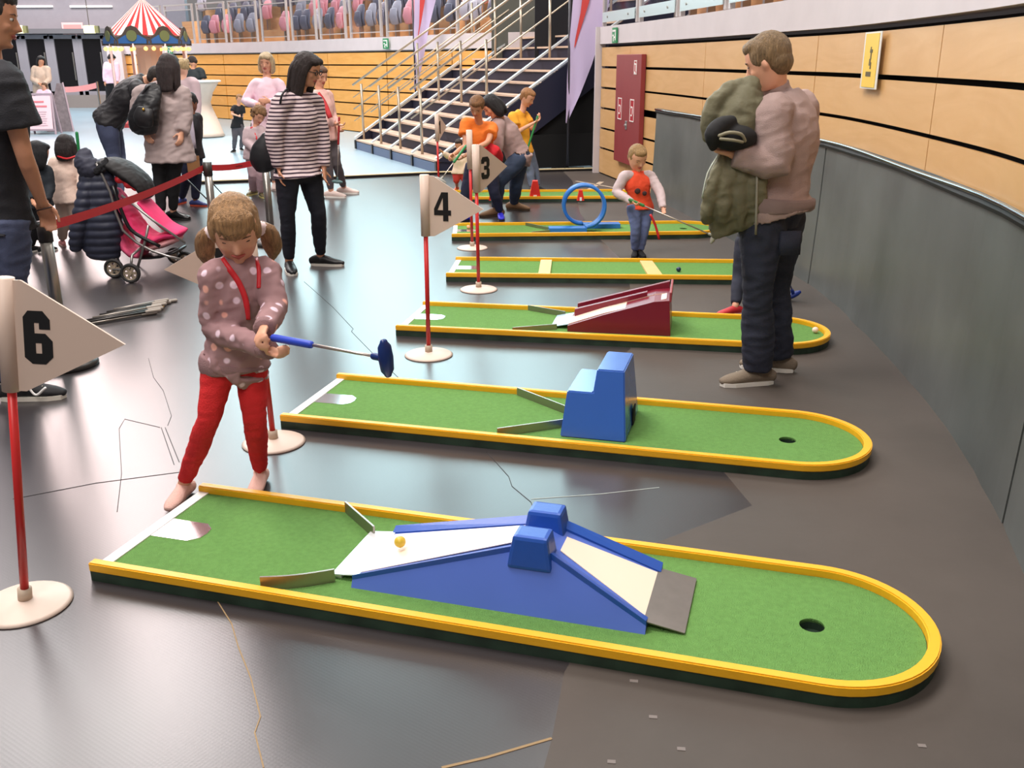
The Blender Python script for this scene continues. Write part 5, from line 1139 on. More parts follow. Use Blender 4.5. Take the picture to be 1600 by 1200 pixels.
# --- curly child
J = dict(hd=(404, 180, 0), nk=(400, 198, .02), sl=(388, 206, .02), sr=(408, 204, 0), el=(386, 222, -.05), er=(412, 224, -.1), wl=(398, 234, -.16), wr=(412, 236, -.15), hl=(393, 240, 0), hr=(405, 240, 0), kl=(395, 272, 0), kr=(408, 272, 0), fl=(397, 304), fr=(409, 308))
cc, d = person('child with curly brown hair in grey-pink jacket and pink trousers', 11.7, J, (.5, -.6, -.55), .70, 'fair', ('curly', (152, 112, 72)), dict(m=cloth('greypink_jacket', (190, 168, 172)), e=.026, drop=.06), dict(m=cloth('dusty_pink', (204, 172, 180)), e=.016, flare=.006), dict(m=mat('multi_shoe', (110, 100, 70), .6)), ((-.4, -1), (.5, -.9)), voxel=.012, hh=.20, child=True, sole=(200, 190, 120))
strap(cc, d, [d['nk'] + Vector((-.04, -.06, 0)), d['nk'] + Vector((.0, -.1, -.08)), d['nk'] + Vector((.05, -.12, -.16))], .016, lr, 'lanyard')
# --- small boy far
J = dict(hd=(374, 154, 0), nk=(373, 165, 0), sl=(366, 168, -.04), sr=(379, 168, .04), el=(362, 178, -.1), er=(379, 182, 0), wl=(372, 181, -.15), wr=(368, 184, -.05), hl=(367, 197, 0), hr=(375, 197, 0), kl=(367, 216, 0), kr=(379, 214, .02), fl=(366, 238), fr=(377, 235))
sb, d = person('small boy in black t-shirt and grey trousers before the back wooden wall', 17.5, J, (.7, -.6, -.3), .60, 'fair', ('short', (170, 124, 80)), dict(m=blackc, e=.014, drop=.03, sleeve=.6), dict(m=greyleg, e=.01), dict(m=blackc), ((-.2, -1), (.5, -.8)), voxel=.014, child=True, detail=False)
# --- woman in grey coat
J = dict(hd=(264, 104, .0), nk=(262, 128, 0), sl=(222, 146, -.02), sr=(284, 146, .02), el=(214, 182, -.05), er=(288, 186, -.02), wl=(226, 206, -.16), wr=(284, 208, -.1), hl=(250, 215, 0), hr=(275, 215, 0), kl=(249, 275, 0), kr=(272, 275, .02), fl=(254, 346), fr=(272, 343))
gw, d = person('woman with long dark hair in grey coat seen from behind', 10.0, J, (.15, .97, -.2), 1.0, 'fair', ('long', (58, 46, 46)), dict(m=cloth('taupe_coat', (176, 158, 156), .05), e=.038, drop=.24, flare=.03, name='coat', fold=.014), dict(m=blackc, e=.008), dict(m=mat('black_leather', (18, 18, 20), .3)), ((.3, -.9), (1, -.3)), voxel=.013, detail=True, girth=1.08, up=(0, 0, 1), sole=(30, 30, 30))
bk = thing('backpack', 'black backpack on the back of the woman in the grey coat', 'backpack', P(230, 172, 9.78)); o_ = bk.location.copy()
b = NB(); tube(b, [P(240, 134, 9.82), P(236, 150, 9.74), P(226, 178, 9.70), P(224, 196, 9.72), P(226, 206, 9.76)], [(.07, .04), (.11, .06), (.14, .08), (.145, .08), (.12, .05)], side=Vector((1, 0, 0)), n=18, sub=3, cap='flat'); solid('bag_body', b, mat('bag_leather', (22, 22, 26), .45), bk, o_, .012, 2, fold(.012, 9))
b = NB(); tube(b, [P(226, 170, 9.62), P(224, 184, 9.60), P(226, 196, 9.63)], [(.08, .02), (.10, .03), (.08, .02)], side=Vector((1, 0, 0)), n=12, sub=2, cap='round'); obj('front_pocket', b, mat('pocket_leather', (32, 31, 34), .4), bk, True, o_)
b = NB(); ball(b, P(224, 171, 9.58), .014, 2); obj('brass_clasp', b, mat('brass', (220, 170, 80), .3, .9), bk, True, o_)
b = NB(); tube(b, [P(240, 134, 9.8), P(228, 138, 9.72), P(216, 168, 9.74), P(214, 190, 9.78)], .012, n=8, sub=4); tube(b, [P(243, 134, 9.8), P(246, 140, 9.78), P(247, 170, 9.78), P(242, 196, 9.8)], .012, n=8, sub=4); obj('shoulder_strap', b, mat('bag_leather', (22, 22, 26), .45), bk, True, o_)
# --- bending man in black jacket
J = dict(hd=(246, 122, -.05), nk=(232, 124, 0), sl=(214, 138, -.2), sr=(218, 128, .2), el=(226, 178, -.24), er=(236, 170, .25), wl=(248, 205, -.2), wr=(250, 200, .2), hl=(166, 190, -.1), hr=(170, 188, .1), kl=(178, 246, -.1), kr=(186, 246, .1), fl=(172, 334), fr=(186, 328))
bm_, d = person('man in black quilted jacket and jeans bending forward beside the woman in grey', 11.3, J, (.8, .1, -.55), 1.03, 'fair', ('short', (60, 50, 46)), dict(m=mat('black_quilt', (38, 36, 40), .6, var=.1, bump=.8, bscale=14), e=.03, drop=.0, name='jacket', fold=.014, hood=False), dict(m=denim, e=.018, len=.98), dict(m=blackc), ((1, -.2), (1, 0)), voxel=.014, girth=1.12, up=(.6, 0, .7), sole=(50, 50, 50))
# --- boy with black hair
J = dict(hd=(297, 160, 0), nk=(299, 176, .02), sl=(289, 184, -.06), sr=(308, 184, .08), el=(288, 212, -.08), er=(309, 212, .06), wl=(294, 236, -.14), wr=(304, 238, -.05), hl=(293, 240, 0), hr=(305, 240, .04), kl=(292, 275, -.03), kr=(307, 278, 0), fl=(285, 318), fr=(306, 322))
kb, d = person('boy with black hair in dark open jacket beside the cocktail table', 11.1, J, (-.25, -.7, -.6), .78, 'dark', ('short', (22, 18, 20)), dict(m=mat('black_jacket', (30, 28, 34), .6), e=.022, drop=.06), dict(m=mat('navy_sport', (30, 34, 60), .8), e=.014), dict(m=mat('blue_orange_shoe', (60, 70, 130), .5)), ((-.3, -1), (1, -.3)), voxel=.013, hh=.205, child=True, sole=(220, 90, 60))
b = NB(); tube(b, [P(294, 186, 10.93), P(297, 206, 10.9), P(300, 232, 10.9)], (.05, .02), side=Vector((1, 0, 0)), n=8, sub=2); obj('shirt_front', b, cloth('pale_shirt', (190, 180, 196)), kb, True, d['off'])
strap(kb, d, [d['nk'] + Vector((-.03, -.08, -.02)), d['nk'] + Vector((-.02, -.15, -.14)), d['nk'] + Vector((-.01, -.16, -.22))], .014, lr, 'lanyard')
pbg = thing('paper_bag', 'brown paper bag beside the boy with black hair', 'bag', P(303, 262, 11.0)); b = NB(); box(b, (0, 0, .03), (.12, .08, .2)); obj('bag_body', b, mat('kraft', (170, 120, 76), .8), pbg)
# --- toddler
J = dict(hd=(103, 228, 0), nk=(104, 246, 0), sl=(86, 254, 0), sr=(122, 254, 0), el=(80, 278, -.02), er=(129, 276, -.02), wl=(84, 298, -.05), wr=(127, 292, -.1), hl=(97, 302, 0), hr=(114, 302, 0), kl=(98, 338, -.02), kr=(116, 338, 0), fl=(99, 384), fr=(121, 382))
td, d = person('toddler with dark hair in cream sweater seen from behind', 8.55, J, (-.05, .97, -.15), .60, 'tan', ('bob', (42, 32, 32)), dict(m=cloth('cream_sweater', (250, 222, 206)), e=.024, drop=.08, flare=.015), dict(m=cloth('beige_trousers', (196, 172, 158)), e=.016), dict(m=mat('pink_shoe', (232, 150, 150), .5)), ((-.4, .6), (.4, .6)), voxel=.011, hh=.19, child=True, up=(0, 0, 1), sole=(240, 200, 190))
b = NB(); tube(b, [P(90, 244, 8.45), P(104, 248, 8.42), P(118, 244, 8.45)], .008, n=8, sub=3); obj('lanyard', b, lr, td, True, d['off'])
# --- dark child behind the left man
J = dict(hd=(60, 240, 0), nk=(59, 258, 0), sl=(44, 266, 0), sr=(74, 266, .02), el=(40, 292, 0), er=(78, 292, 0), wl=(50, 312, -.1), wr=(74, 314, -.08), hl=(52, 318, 0), hr=(68, 318, 0), kl=(52, 352, 0), kr=(68, 352, 0), fl=(50, 394), fr=(70, 394))
person('child with black hair in dark clothes half hidden behind the left man', 8.2, J, (.6, .7, -.2), .62, 'tan', ('bob', (22, 22, 28)), dict(m=mat('dark_teal_cloth', (30, 38, 46), .8), e=.016, drop=.03), dict(m=blackc, e=.01), dict(m=blackc), ((.3, .9), (.5, .8)), voxel=.014, hh=.2, child=True, detail=False, up=(0, 0, 1))
# --- far people
def far(label, Y, u, vh, vf, top, bot, hair, face, s, skin='fair', lean=0, arms='down', bm_=None, top_kw=None):
    k = (vf - vh) / 1.0; X = lambda f, du=0, dy=0: (u + du * k + lean * (1 - f) * k, vh + f * k, dy)
    w = .10
    J = dict(hd=X(.07), nk=X(.155), sl=X(.19, -w), sr=X(.19, w), el=X(.36, -w * 1.2, -.05), er=X(.36, w * 1.2, -.05), wl=X(.42, -w * .3, -.25) if arms == 'front' else X(.5, -w * 1.2, -.1), wr=X(.42, w * .5, -.25) if arms == 'front' else X(.5, w * 1.2, -.1),
             hl=X(.5, -.05), hr=X(.5, .05), kl=X(.74, -.055), kr=X(.74, .055), fl=(u - .06 * k, vf, 0), fr=(u + .06 * k, vf, 0))
    return person(label, Y, J, face, s, skin, hair, dict(m=top, e=.024, **(top_kw or dict(drop=.05))), dict(m=bot, e=.012), dict(m=blackc), ((-.2, -1), (.2, -1)), voxel=.02, detail=False, hands=True)
far('man in black t-shirt leaning over the cocktail table', 22.7, 312, 88, 208, mat('black_teal_tee', (26, 34, 38), .8), denim, ('short', (50, 38, 34)), (-.8, -.2, -.6), 1.0, 'tan', lean=-.10, arms='front', top_kw=dict(drop=.05, sleeve=.6))
far('blonde person with face turned left beside the woman in grey coat', 13.6, 284, 92, 287, cloth('pale_mauve', (214, 190, 196)), greyleg, ('bun', (220, 190, 140)), (-.5, -.6, -.5), .96, 'pale')
far('person with black hair in pale pink shirt near the glass doors', 29.5, 174, 85, 170, cloth('pale_pink_shirt', (240, 206, 226)), blackc, ('short', (24, 22, 26)), (.6, .2, -.6), 1.0, 'tan')
far('person in beige coat and dark scarf standing behind the folding sign', 24.5, 64, 88, 190, cloth('beige_coat', (206, 182, 164)), blackc, ('bob', (24, 22, 24)), (.5, -.8, -.3), .98, 'tan', arms='front', top_kw=dict(drop=.1))
far('child in lilac top with brown hair directly behind the folding sign', 23.6, 69, 130, 203, cloth('lilac_top', (226, 196, 220)), blackc, ('short', (120, 84, 56)), (0, -.95, -.1), .75, 'fair', top_kw=dict(drop=.08, sleeve=.6))
# person standing on the stairs, dark clothes
def on_stair(u, v):
    for k in range(NS):
        g = G(u, v, RISE * (k + 1)) if abs(RISE * (k + 1) - CAMH) > .02 else G(u, v, RISE * (k + 1) + .03); kk = (g - A0).dot(per) / RUN
        if k - .1 <= kk <= k + 1.1 and g.y > 5: return g, k
    return None, None
gs, ks = on_stair(866, 88); print('STAIR', gs, ks)
sy = gs.y if gs else 17.3; J = dict(hd=(868, -112, 0), nk=(868, -92, 0), sl=(850, -80, 0), sr=(886, -80, 0), el=(848, -50, 0), er=(888, -50, 0), wl=(852, -20, -.1), wr=(884, -22, -.1), hl=(859, -15, 0), hr=(876, -15, 0), kl=(859, 32, -.02), kr=(874, 25, 0), fl=(858, 86, 0), fr=(873, 76, .1))
person('person in black standing on the upper steps behind the lavender banner, cut by the frame', sy, J, (-.3, -.9, -.2), 1.0, 'tan', ('short', (40, 34, 34)), dict(m=blackc, e=.03, drop=.15), dict(m=blackc, e=.025), dict(m=blackc), ((-.3, -1), (.3, -1)), voxel=.02, detail=False, sole=(30, 30, 30))

# ================================================================== OTHER OBJECTS
# lavender feather banners
def banner(label, Y, pole_x, pts, slash, base_v):
    """pts: outline in photo positions at distance Y; thin cloth with ripples on a pole"""
    r = thing('feather_banner', label, 'banner', G(pole_x, base_v) if base_v else P(pole_x, 140, Y)); o_ = r.location.copy()
    W3 = [P(u, v, Y) for u, v in pts]; b = NB()
    zs = [p.z for p in W3]; z0_, z1_ = min(zs), max(zs); L_ = [p for p in W3[:len(W3) // 2]]; R_ = list(reversed(W3[len(W3) // 2:]))
    n = 30; V = []
    def at(arr, z_):
        arr = sorted(arr, key=lambda p: p.z)
        for a, c in zip(arr[:-1], arr[1:]):
            if a.z <= z_ <= c.z: t = (z_ - a.z) / max(c.z - a.z, 1e-6); return a.x + (c.x - a.x) * t
        return arr[0].x if z_ < arr[0].z else arr[-1].x
    for i in range(n + 1):
        z_ = z0_ + (z1_ - z0_) * i / n; xl, xr = at(L_, z_), at(R_, z_); row = []
        for k in range(7):
            x = xl + (xr - xl) * k / 6; row.append((b.verts.new((x, Y - .02 + .025 * math.sin(z_ * 5 + k * .9), z_)), b.verts.new((x, Y - .016 + .025 * math.sin(z_ * 5 + k * .9), z_))))
        V.append(row)
    for i in range(n):
        for k in range(6):
            b.faces.new((V[i][k][0], V[i][k + 1][0], V[i + 1][k + 1][0], V[i + 1][k][0])); b.faces.new((V[i][k][1], V[i + 1][k][1], V[i + 1][k + 1][1], V[i][k + 1][1]))
    cl = obj('banner_cloth', b, mat('lavender_cloth', (206, 190, 226), .75), r, True, o_)
    b = NB(); a = [P(u, v, Y - .06) for u, v in slash]; c = [x + Vector((0, -.003, 0)) for x in a]
    A = [b.verts.new(x) for x in a]; B = [b.verts.new(x) for x in c]; b.faces.new(A); b.faces.new(B[::-1])
    for i in range(len(A)): b.faces.new((A[i], A[(i + 1) % len(A)], B[(i + 1) % len(A)], B[i]))
    obj('red_stripe', b, mat('stripe_red', (206, 66, 62), .6), cl, False, o_)
    b = NB(); tube(b, [P(pole_x + .5, base_v or 150, Y) if False else Vector((P(pole_x, 100, Y).x, Y, .01)), Vector((P(pole_x, 100, Y).x, Y, z1_ + .2))], .018, n=10); obj('pole', b, mat('dark_pole', (60, 58, 66), .4), r, True, o_)
    b = NB(); box(b, Vector((P(pole_x, 100, Y).x, Y, .015)), (.5, .05, .03)); box(b, Vector((P(pole_x, 100, Y).x, Y, .015)), (.05, .5, .03)); obj('cross_foot', b, blackp, r, False, o_)
Yb = 14.9
banner('tall lavender feather banner with a red stripe hanging before the staircase', Yb, 889, [(884, 190), (886, 120), (890, 60), (895, 0), (898, -60), (905, -60), (962, -60), (952, 0), (944, 40), (925, 100), (905, 150), (886, 192)], [(897, 75), (899, 60), (907, 20), (912, -20), (918, -60), (930, -60), (926, -20), (920, 5), (909, 40), (899, 72)], 262)
banner('narrow lavender feather banner behind the left stair handrails', 19.7, 648, [(647, 138), (648, 90), (647, 50), (648, 0), (650, -50), (652, -50), (690, -50), (681, 0), (670, 45), (662, 90), (655, 125), (649, 140)], [(652, 62), (655, 40), (656, 0), (659, -40), (668, -40), (664, 0), (659, 30), (653, 60)], 222)
# cocktail table
ct = thing('cocktail_table', 'tall cocktail table with a pleated white stretch cover', 'table', G(320, 214)); g = ct.location.copy(); k_ = 1 / (1483 / 21.1)
b = NB(); n = 48; prof = [(.50, .0), (.46, .08), (.36, .35), (.24, .62), (.22, .72), (.30, .92), (.44, 1.10), (.46, 1.14)]; V = []
for r0, z_ in prof: V.append([b.verts.new(((r0 * .86 + .012 * (-1) ** k) * math.cos(2 * math.pi * k / n), (r0 * .86 + .012 * (-1) ** k) * math.sin(2 * math.pi * k / n), z_ + .02)) for k in range(n)])
for A, B in zip(V[:-1], V[1:]):
    for k in range(n): b.faces.new((A[k], A[(k + 1) % n], B[(k + 1) % n], B[k]))
b.faces.new(V[0][::-1]); b.faces.new(V[-1]); obj('stretch_cover', b, cloth('table_cover', (236, 216, 200), .03), ct, True)
b = NB(); lathe(b, [(.45, 1.16), (.46, 1.165), (.46, 1.19), (.45, 1.195)], n=40); obj('table_top', b, whitep, ct, True)
# folding A-frame sign
fs = thing('folding_sign', 'pink and white folding pavement sign with red lines of print', 'sign', G(66, 210)); fs.rotation_euler = (0, 0, .12)
b = NB()
for sx in (-.30, .30):
    tube(b, [(sx, 0, 0), (sx * .92, .16, .86)], .025, n=8); tube(b, [(sx, .42, 0), (sx * .92, .22, .86)], .025, n=8)
box(b, (0, .01, .1), (.6, .04, .04)); box(b, (0, .19, .88), (.6, .1, .05)); obj('sign_frame', b, mat('sign_frame_mauve', (170, 150, 160), .5), fs)
R_ = Matrix.Rotation(-.18, 3, 'X')
b = NB(); box(b, (0, .075, .48), (.52, .02, .74), rot=R_); pn = obj('sign_sheet', b, mat('sheet_pink', (240, 206, 214), .6), fs)
b = NB()
for zz, w_ in ((.72, .22), (.62, .34)): box(b, (0, .075 + (zz - .48) * .18 - .016, zz), (w_, .006, .035), rot=R_)
obj('red_print', b, mat('print_pinkred', (222, 120, 130), .6), pn)
b = NB(); 
for k in range(7): box(b, (0, .075 + (.5 - k * .05 - .48) * .18 - .016, .5 - k * .05), (.3 - .03 * (k % 3), .006, .014), rot=R_)
obj('small_print', b, mat('print_greypink', (206, 178, 188), .6), pn)
b = NB(); box(b, (0, .30, .45), (.5, .02, .8), rot=Matrix.Rotation(.22, 3, 'X')); obj('back_board', b, mat('board_grey', (140, 132, 140), .6), fs)
fs2 = thing('folding_sign', 'dark side of a folding sign standing right behind the pink one', 'sign', G(92, 206)); b = NB()
vs = [b.verts.new(p) for p in ((-.28, 0, 0), (.30, .1, 0), (.12, .3, 1.1), (-.02, .3, 1.1), (-.28, .04, 0), (.30, .14, 0), (.12, .34, 1.1), (-.02, .34, 1.1))]
for f in ((0, 1, 2, 3), (7, 6, 5, 4), (0, 4, 5, 1), (1, 5, 6, 2), (2, 6, 7, 3), (3, 7, 4, 0)): b.faces.new([vs[i] for i in f])
obj('sign_board', b, mat('board_dark', (118, 108, 112), .6, var=.3, vscale=12), fs2)
b = NB(); tube(b, [(.31, .1, 0), (.13, .3, 1.12)], .02, n=8); obj('sign_frame', b, mat('sign_frame_mauve', (170, 150, 160), .5), fs2)
# carousel kiosk
cr = thing('carousel', 'small carousel with red and white striped tent roof, blue shields and bulbs', 'carousel', Vector((P(229, 60, 26).x, 26, 0))); o_ = cr.location.copy()
def CP(u, v, dy=0): return P(u, v, 26 + dy) - o_
ztop, zb = CP(222, -4).z, CP(222, 56).z; Rr_ = 1.02
b = NB(); n = 8; ap = b.verts.new((0, 0, ztop)); ring = [b.verts.new((Rr_ * math.cos(math.pi / 8 + 2 * math.pi * k / n), Rr_ * math.sin(math.pi / 8 + 2 * math.pi * k / n), zb)) for k in range(n)]
for k in range(n): b.faces.new((ap, ring[k], ring[(k + 1) % n]))
b.faces.new(ring[::-1])
def mat_tent():
    m = mat('tent_stripes', (214, 40, 44), .7); nt = m.node_tree; bs = nt.nodes['Principled BSDF']; tc = nt.nodes.new('ShaderNodeTexCoord'); sx = nt.nodes.new('ShaderNodeSeparateXYZ'); nt.links.new(tc.outputs['Object'], sx.inputs[0])
    at = nt.nodes.new('ShaderNodeMath'); at.operation = 'ARCTAN2'; nt.links.new(sx.outputs['Y'], at.inputs[0]); nt.links.new(sx.outputs['X'], at.inputs[1])
    ad = nt.nodes.new('ShaderNodeMath'); ad.operation = 'MULTIPLY_ADD'; ad.inputs[1].default_value = 24 / (2 * math.pi); ad.inputs[2].default_value = 50
    nt.links.new(at.outputs[0], ad.inputs[0]); f = nt.nodes.new('ShaderNodeMath'); f.operation = 'FRACT'; nt.links.new(ad.outputs[0], f.inputs[0])
    r = ramp2(nt, f.outputs[0], [(0, (214, 44, 46)), (.5, (248, 226, 218))]); nt.links.new(r.outputs[0], bs.inputs['Base Color']); return m
obj('tent_roof', b, mat_tent(), cr)
for k in range(8):
    a = 2 * math.pi * k / 8 + math.pi / 8 + math.pi / 8; c = Vector((Rr_ * .95 * math.cos(a), Rr_ * .95 * math.sin(a), zb - .08)); t = Vector((-math.sin(a), math.cos(a), 0)); nn = Vector((math.cos(a), math.sin(a), 0))
    M = Matrix((t, Vector((0, 0, 1)), nn)).transposed().to_4x4(); M.translation = c
    b = NB(); prism(b, [(-.46, -.16), (.46, -.16), (.46, -.04), (.24, .1), (.12, .26), (0, .3), (-.12, .26), (-.24, .1), (-.46, -.04)], -.02, .02, M); bd = obj('rounding_board', b, mat('board_bronze', (78, 66, 58), .5, .3), cr)
    b = NB(); prism(b, [(-.42, -.12), (.42, -.12), (.40, -.05), (.16, .08), (-.16, .08), (-.40, -.05)], .02, .03, M); obj('blue_field', b, mat('shield_blue', (46, 88, 140), .4), bd)
    b = NB(); prism(b, [(.13 * math.cos(x), .06 + .13 * math.sin(x)) for x in [i * math.pi / 10 for i in range(20)]], .03, .05, M); obj('medallion', b, mat('medallion_olive', (108, 112, 70), .5, .2), bd)
    b = NB()
    for j in range(3): ball(b, M @ Vector((-.3 + .3 * j, -.24, .0)), .05, 2)
    obj('bulb', b, mat('bulb_glow', (255, 190, 110), .4, emit=((255, 176, 84), 3.0)), bd, True)
    b = NB(); tube(b, [c - Vector((0, 0, .1)), Vector((c.x, c.y, .1))], .03, n=8); obj('pole', b, mat('carousel_pole', (226, 196, 190), .4), cr, True)
b = NB(); lathe(b, [(1.25, .0), (1.25, .1), (1.2, .14)], n=24); obj('platform', b, mat('platform_red', (170, 60, 60), .5), cr)
b = NB(); lathe(b, [(.3, .1), (.3, zb - .3), (.42, zb - .2)], n=12); obj('centre_column', b, mat('centre_cream', (232, 190, 160), .5), cr)
b = NB(); blob(b, CP(252, 95, .2), (Vector((.16, 0, 0)), Vector((0, .16, 0)), Vector((0, 0, .1))), 2); obj('ornament', b, mat('ornament_dark', (70, 50, 46), .4), cr, True)
# stroller
sr_ = thing('stroller', 'pink and black folding stroller with a black hood facing right', 'stroller', G(235, 425)); o_ = sr_.location.copy(); Ys = 7.55
def SP(u, v, dy=0): return P(u, v, Ys + dy)
tubeM = mat('stroller_tube', (150, 146, 144), .3, .7); pk = cloth('stroller_pink', (226, 52, 110)); pk2 = cloth('footrest_pink', (244, 176, 180))
for sd in (-.17, .17):
    b = NB(); tube(b, [SP(150, 255, sd * 1), SP(172, 300, sd), SP(192, 360, sd), SP(238, 392, sd), SP(282, 405, sd)], .011, n=8, sub=2); tube(b, [SP(190, 305, sd), SP(240, 345, sd), SP(290, 380, sd)], .010, n=8, sub=1); tube(b, [SP(232, 352, sd), SP(226, 380, sd), SP(215, 418, sd)], .011, n=8); obj('frame_tube', b, tubeM, sr_, True, o_)
b = NB(); tube(b, [SP(152, 256, -.17), SP(150, 252, 0), SP(152, 256, .17)], .014, n=8, sub=3); obj('push_handle', b, blackp, sr_, True, o_)
def plate(b, pts, w, th): tube(b, pts, [(w, th)] * len(pts), side=Vector((0, 1, 0)), n=12, sub=3, cap='round')
b = NB(); plate(b, [SP(178, 300), SP(198, 325), SP(222, 358), SP(244, 372), SP(262, 366), SP(280, 364)], .15, .03); solid('seat_fabric', b, pk, sr_, o_, .011, 2, fold(.006, 12))
b = NB(); plate(b, [SP(225, 314, .0), SP(240, 330), SP(262, 352), SP(284, 362)], .15, .022); solid('seat_side', b, pk, sr_, o_, .011, 2)
b = NB(); tube(b, [SP(236, 386), SP(255, 380), SP(278, 372)], [(.12, .02), (.14, .035), (.12, .025)], side=Vector((0, 1, 0)), n=12, sub=2, cap='round'); obj('foot_pad', b, pk2, sr_, True, o_)
b = NB(); tube(b, [SP(158, 252), SP(178, 256), SP(202, 270), SP(224, 288), SP(232, 306)], [(.15, .02), (.18, .05), (.18, .065), (.17, .05), (.15, .02)], side=Vector((0, 1, 0)), n=14, sub=3, cap='round'); solid('hood', b, mat('hood_black', (24, 22, 24), .7), sr_, o_, .011, 2, fold(.006, 12))
b = NB(); tube(b, [SP(176, 290, -.16), SP(196, 345, -.18), SP(212, 365, -.18), SP(250, 385, -.17)], .015, n=8, sub=3); obj('side_piping', b, blackp, sr_, True, o_)
b = NB(); tube(b, [SP(192, 352), SP(202, 385), SP(222, 396), SP(228, 372)], [(.12, .03), (.14, .045), (.14, .04), (.1, .02)], side=Vector((0, 1, 0)), n=12, sub=2, cap='round'); solid('basket', b, mat('basket_pink', (214, 80, 120), .7, var=.4, vscale=20), sr_, o_, .011, 2)
b = NB(); tube(b, [SP(228, 400), SP(258, 398), SP(284, 388)], [(.13, .014)] * 3, side=Vector((0, 1, 0)), n=10, sub=2, cap='round'); obj('under_tray', b, blackp, sr_, True, o_)
b = NB()
for (u, v) in ((186, 288), (200, 296), (212, 300)): ball(b, SP(u, v - 8, -.12), .035, 2)
solid('toy_bar', b, mat('toy_red', (220, 50, 60), .4), sr_, o_, .01, 1)
def wheel(u, v, dy, r0):
    c = G(u, v); c.z = r0; M = Matrix.Rotation(math.pi / 2, 4, 'X'); M.translation = c
    b = NB(); rg = [(r0 * .72, -.016), (r0 * .95, -.018), (r0, -.008), (r0, .008), (r0 * .95, .018), (r0 * .72, .016)]; n = 28; V = []
    for k in range(n):
        a = 2 * math.pi * k / n; V.append([b.verts.new(M @ Vector((q0 * math.cos(a), q0 * math.sin(a), z_))) for q0, z_ in rg])
    for k in range(n):
        for j in range(6): b.faces.new((V[k][j], V[(k + 1) % n][j], V[(k + 1) % n][(j + 1) % 6], V[k][(j + 1) % 6]))
    w = obj('wheel', b, mat('tyre_dark', (36, 34, 34), .7), sr_, True, o_)
    b = NB()
    for k in range(6): a = math.pi * k / 3; box(b, M @ Vector((r0 * .4 * math.cos(a), r0 * .4 * math.sin(a), 0)), (r0 * .75, .02, .014), rot=(M.to_3x3() @ Matrix.Rotation(a, 3, 'Z')))
    tube(b, [c - Vector((0, .02, 0)), c + Vector((0, .02, 0))], r0 * .2, n=12)
    for k in range(24):
        a = 2 * math.pi * k / 24; a2 = a + .27; tube(b, [M @ Vector((r0 * .68 * math.cos(a), r0 * .68 * math.sin(a), 0)), M @ Vector((r0 * .68 * math.cos(a2), r0 * .68 * math.sin(a2), 0))], .009, n=6)
    obj('spokes', b, mat('spoke_beige', (176, 160, 140), .4, .4), w, False, o_)
wheel(206, 442, 0, .075); wheel(180, 434, 0, .075); wheel(276, 412, 0, .07); wheel(292, 420, 0, .07)
b = NB(); tube(b, [G(206, 440) + Vector((0, 0, .08)), G(206, 440) + Vector((.02, .02, .2)), SP(226, 382)], .010, n=8); tube(b, [G(180, 432) + Vector((0, 0, .08)), SP(190, 380, .1)], .010, n=8); tube(b, [G(280, 412) + Vector((0, 0, .07)), SP(276, 392)], .012, n=8); tube(b, [G(192, 436) + Vector((-.07, 0, .075)), G(192, 436) + Vector((.09, 0, .075))], .008, n=8); obj('axle', b, tubeM, sr_, True, o_)
# quilted coat hung on the stroller
qc = thing('quilted_coat', 'navy quilted coat with fur hood hung on the stroller handle', 'coat', SP(155, 320, -.1)); o_ = qc.location.copy()
nv = mat('quilt_navy', (44, 48, 66), .55, var=.08)
b = NB(); tube(b, [SP(150, 262, -.1), SP(152, 285, -.1), SP(154, 320, -.1), SP(158, 360, -.1), SP(160, 392, -.1)], [(.09, .06), (.14, .09), (.155, .10), (.165, .105), (.14, .08)], side=Vector((1, 0, 0)), n=20, sub=3, cap='round')
tube(b, [SP(140, 280, -.14), SP(130, 320, -.18), SP(122, 360, -.18), SP(118, 384, -.16)], [.05, .058, .058, .045], n=12, sub=3, cap='round')
def quiltd(co): return .010 * abs(math.sin(co.z * math.pi / .062)) + .003 * noise.noise(co * 18)
solid('coat_body', b, nv, qc, o_, .009, 2, quiltd)
b = NB(); tube(b, [SP(132, 240, -.1), SP(134, 255, -.12), SP(146, 266, -.12), SP(160, 262, -.1)], [.05, .085, .085, .05], n=14, sub=3, cap='round'); solid('coat_hood', b, mat('hood_navy', (50, 52, 68), .7, var=.2), qc, o_, .01, 2, fold(.012, 12))
b = NB(); tube(b, [SP(166, 250, -.13), SP(160, 262, -.16), SP(150, 268, -.17)], [.02, .035, .03], n=10, sub=2, cap='round'); solid('fur_trim', b, mat('fur_black', (26, 26, 30), .95), qc, o_, .009, 0, lambda c: .012 * noise.noise(c * 70))
b = NB(); tube(b, [SP(168, 385, -.08), SP(176, 402, -.06), SP(180, 418, -.04)], [.06, .05, .03], n=12, sub=2, cap='round'); solid('coat_sleeve', b, nv, qc, o_, .01, 2, quiltd)
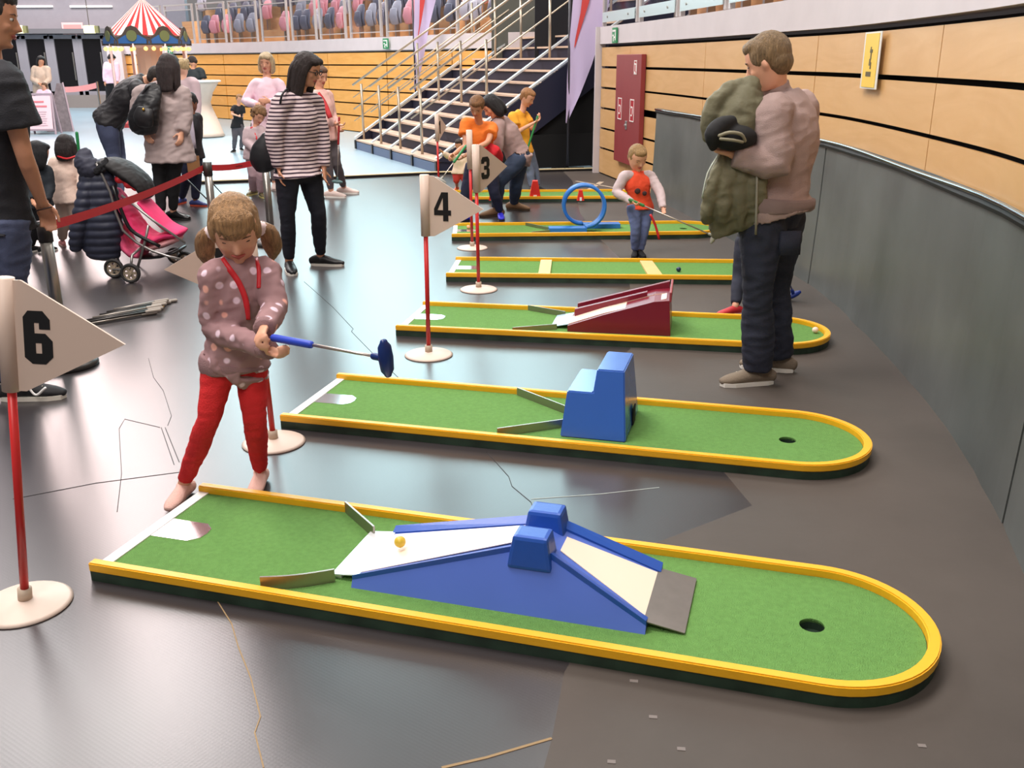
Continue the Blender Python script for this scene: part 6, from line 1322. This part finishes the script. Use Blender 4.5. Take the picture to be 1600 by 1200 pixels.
# green umbrella / putter handle behind the toddler
gp = thing('putter', 'upright putter with a green grip behind the toddler', 'putter', P(122, 250, 9.6)); c0 = P(120, 208, 9.6) - gp.location; c1 = P(123, 236, 9.6) - gp.location
b = NB(); tube(b, [c0, c1], .016, n=8, cap='round'); obj('grip', b, mat('grip_30_130', (30, 130, 70), .45), gp, True)
b = NB(); g2 = Vector((c1.x + .04, c1.y, -gp.location.z + .02)); tube(b, [c1, g2], .006, n=8); obj('shaft', b, mat('shaft_metal', (196, 186, 178), .3, .85), gp, True)
b = NB(); tube(b, [g2 - Vector((.04, 0, 0)), g2 + Vector((.04, 0, 0))], .018, n=8, cap='round'); obj('putter_head', b, mat('head_30_130', (30, 90, 60), .4), gp, True)
# pile of black barrier legs / putters on the floor
A_, B_ = G(128, 497), G(278, 478); rr = random.Random(4)
for i in range(13):
    q_ = i % 7; a = G(120 + 11 * q_ + (i // 7) * 4, 512 - 4.4 * q_ + (i // 7) * 1.2); e = G(236 + 4 * q_ + rr.uniform(-4, 8), 492 - 3.2 * q_ + (i // 7) * 1.2); zz = .012 + .022 * (i // 7)
    a.z = zz; e.z = zz; d_ = (e - a).normalized(); r = thing('folded_pole', 'thin metal pole lying in the dark pile on the floor behind the flag with 6', 'pole', a, 0, 'poles piled on the floor')
    b = NB(); tube(b, [Vector((0, 0, 0)), e - a], .008, n=8); obj('pole', b, mat('pile_dark', (58, 54, 52), .35, .5) if i % 3 else mat('pile_light', (150, 142, 134), .35, .6), r, True)
    b = NB(); tube(b, [e - a - d_ * .05, e - a + Vector((.03, .02, .0))], .012, n=8, cap='round'); obj('tip', b, mat('pile_tip', (160, 150, 140), .5) if i != 3 else mat('tip_gold', (206, 170, 110), .5), r, True)
# thin stand lines beside the middle barrier post
ez = thing('easel_legs', 'thin black crossed legs behind the middle barrier post', 'stand', G(330, 345)); o_ = ez.location.copy()
b = NB(); tube(b, [P(288, 276, 8.7), P(334, 322, 8.6)], .006, n=6); tube(b, [P(315, 268, 8.9), P(350, 306, 8.9)], .005, n=6); tube(b, [P(334, 322, 8.6), G(344, 345)], .006, n=6); obj('leg', b, blackp, ez, True, o_)
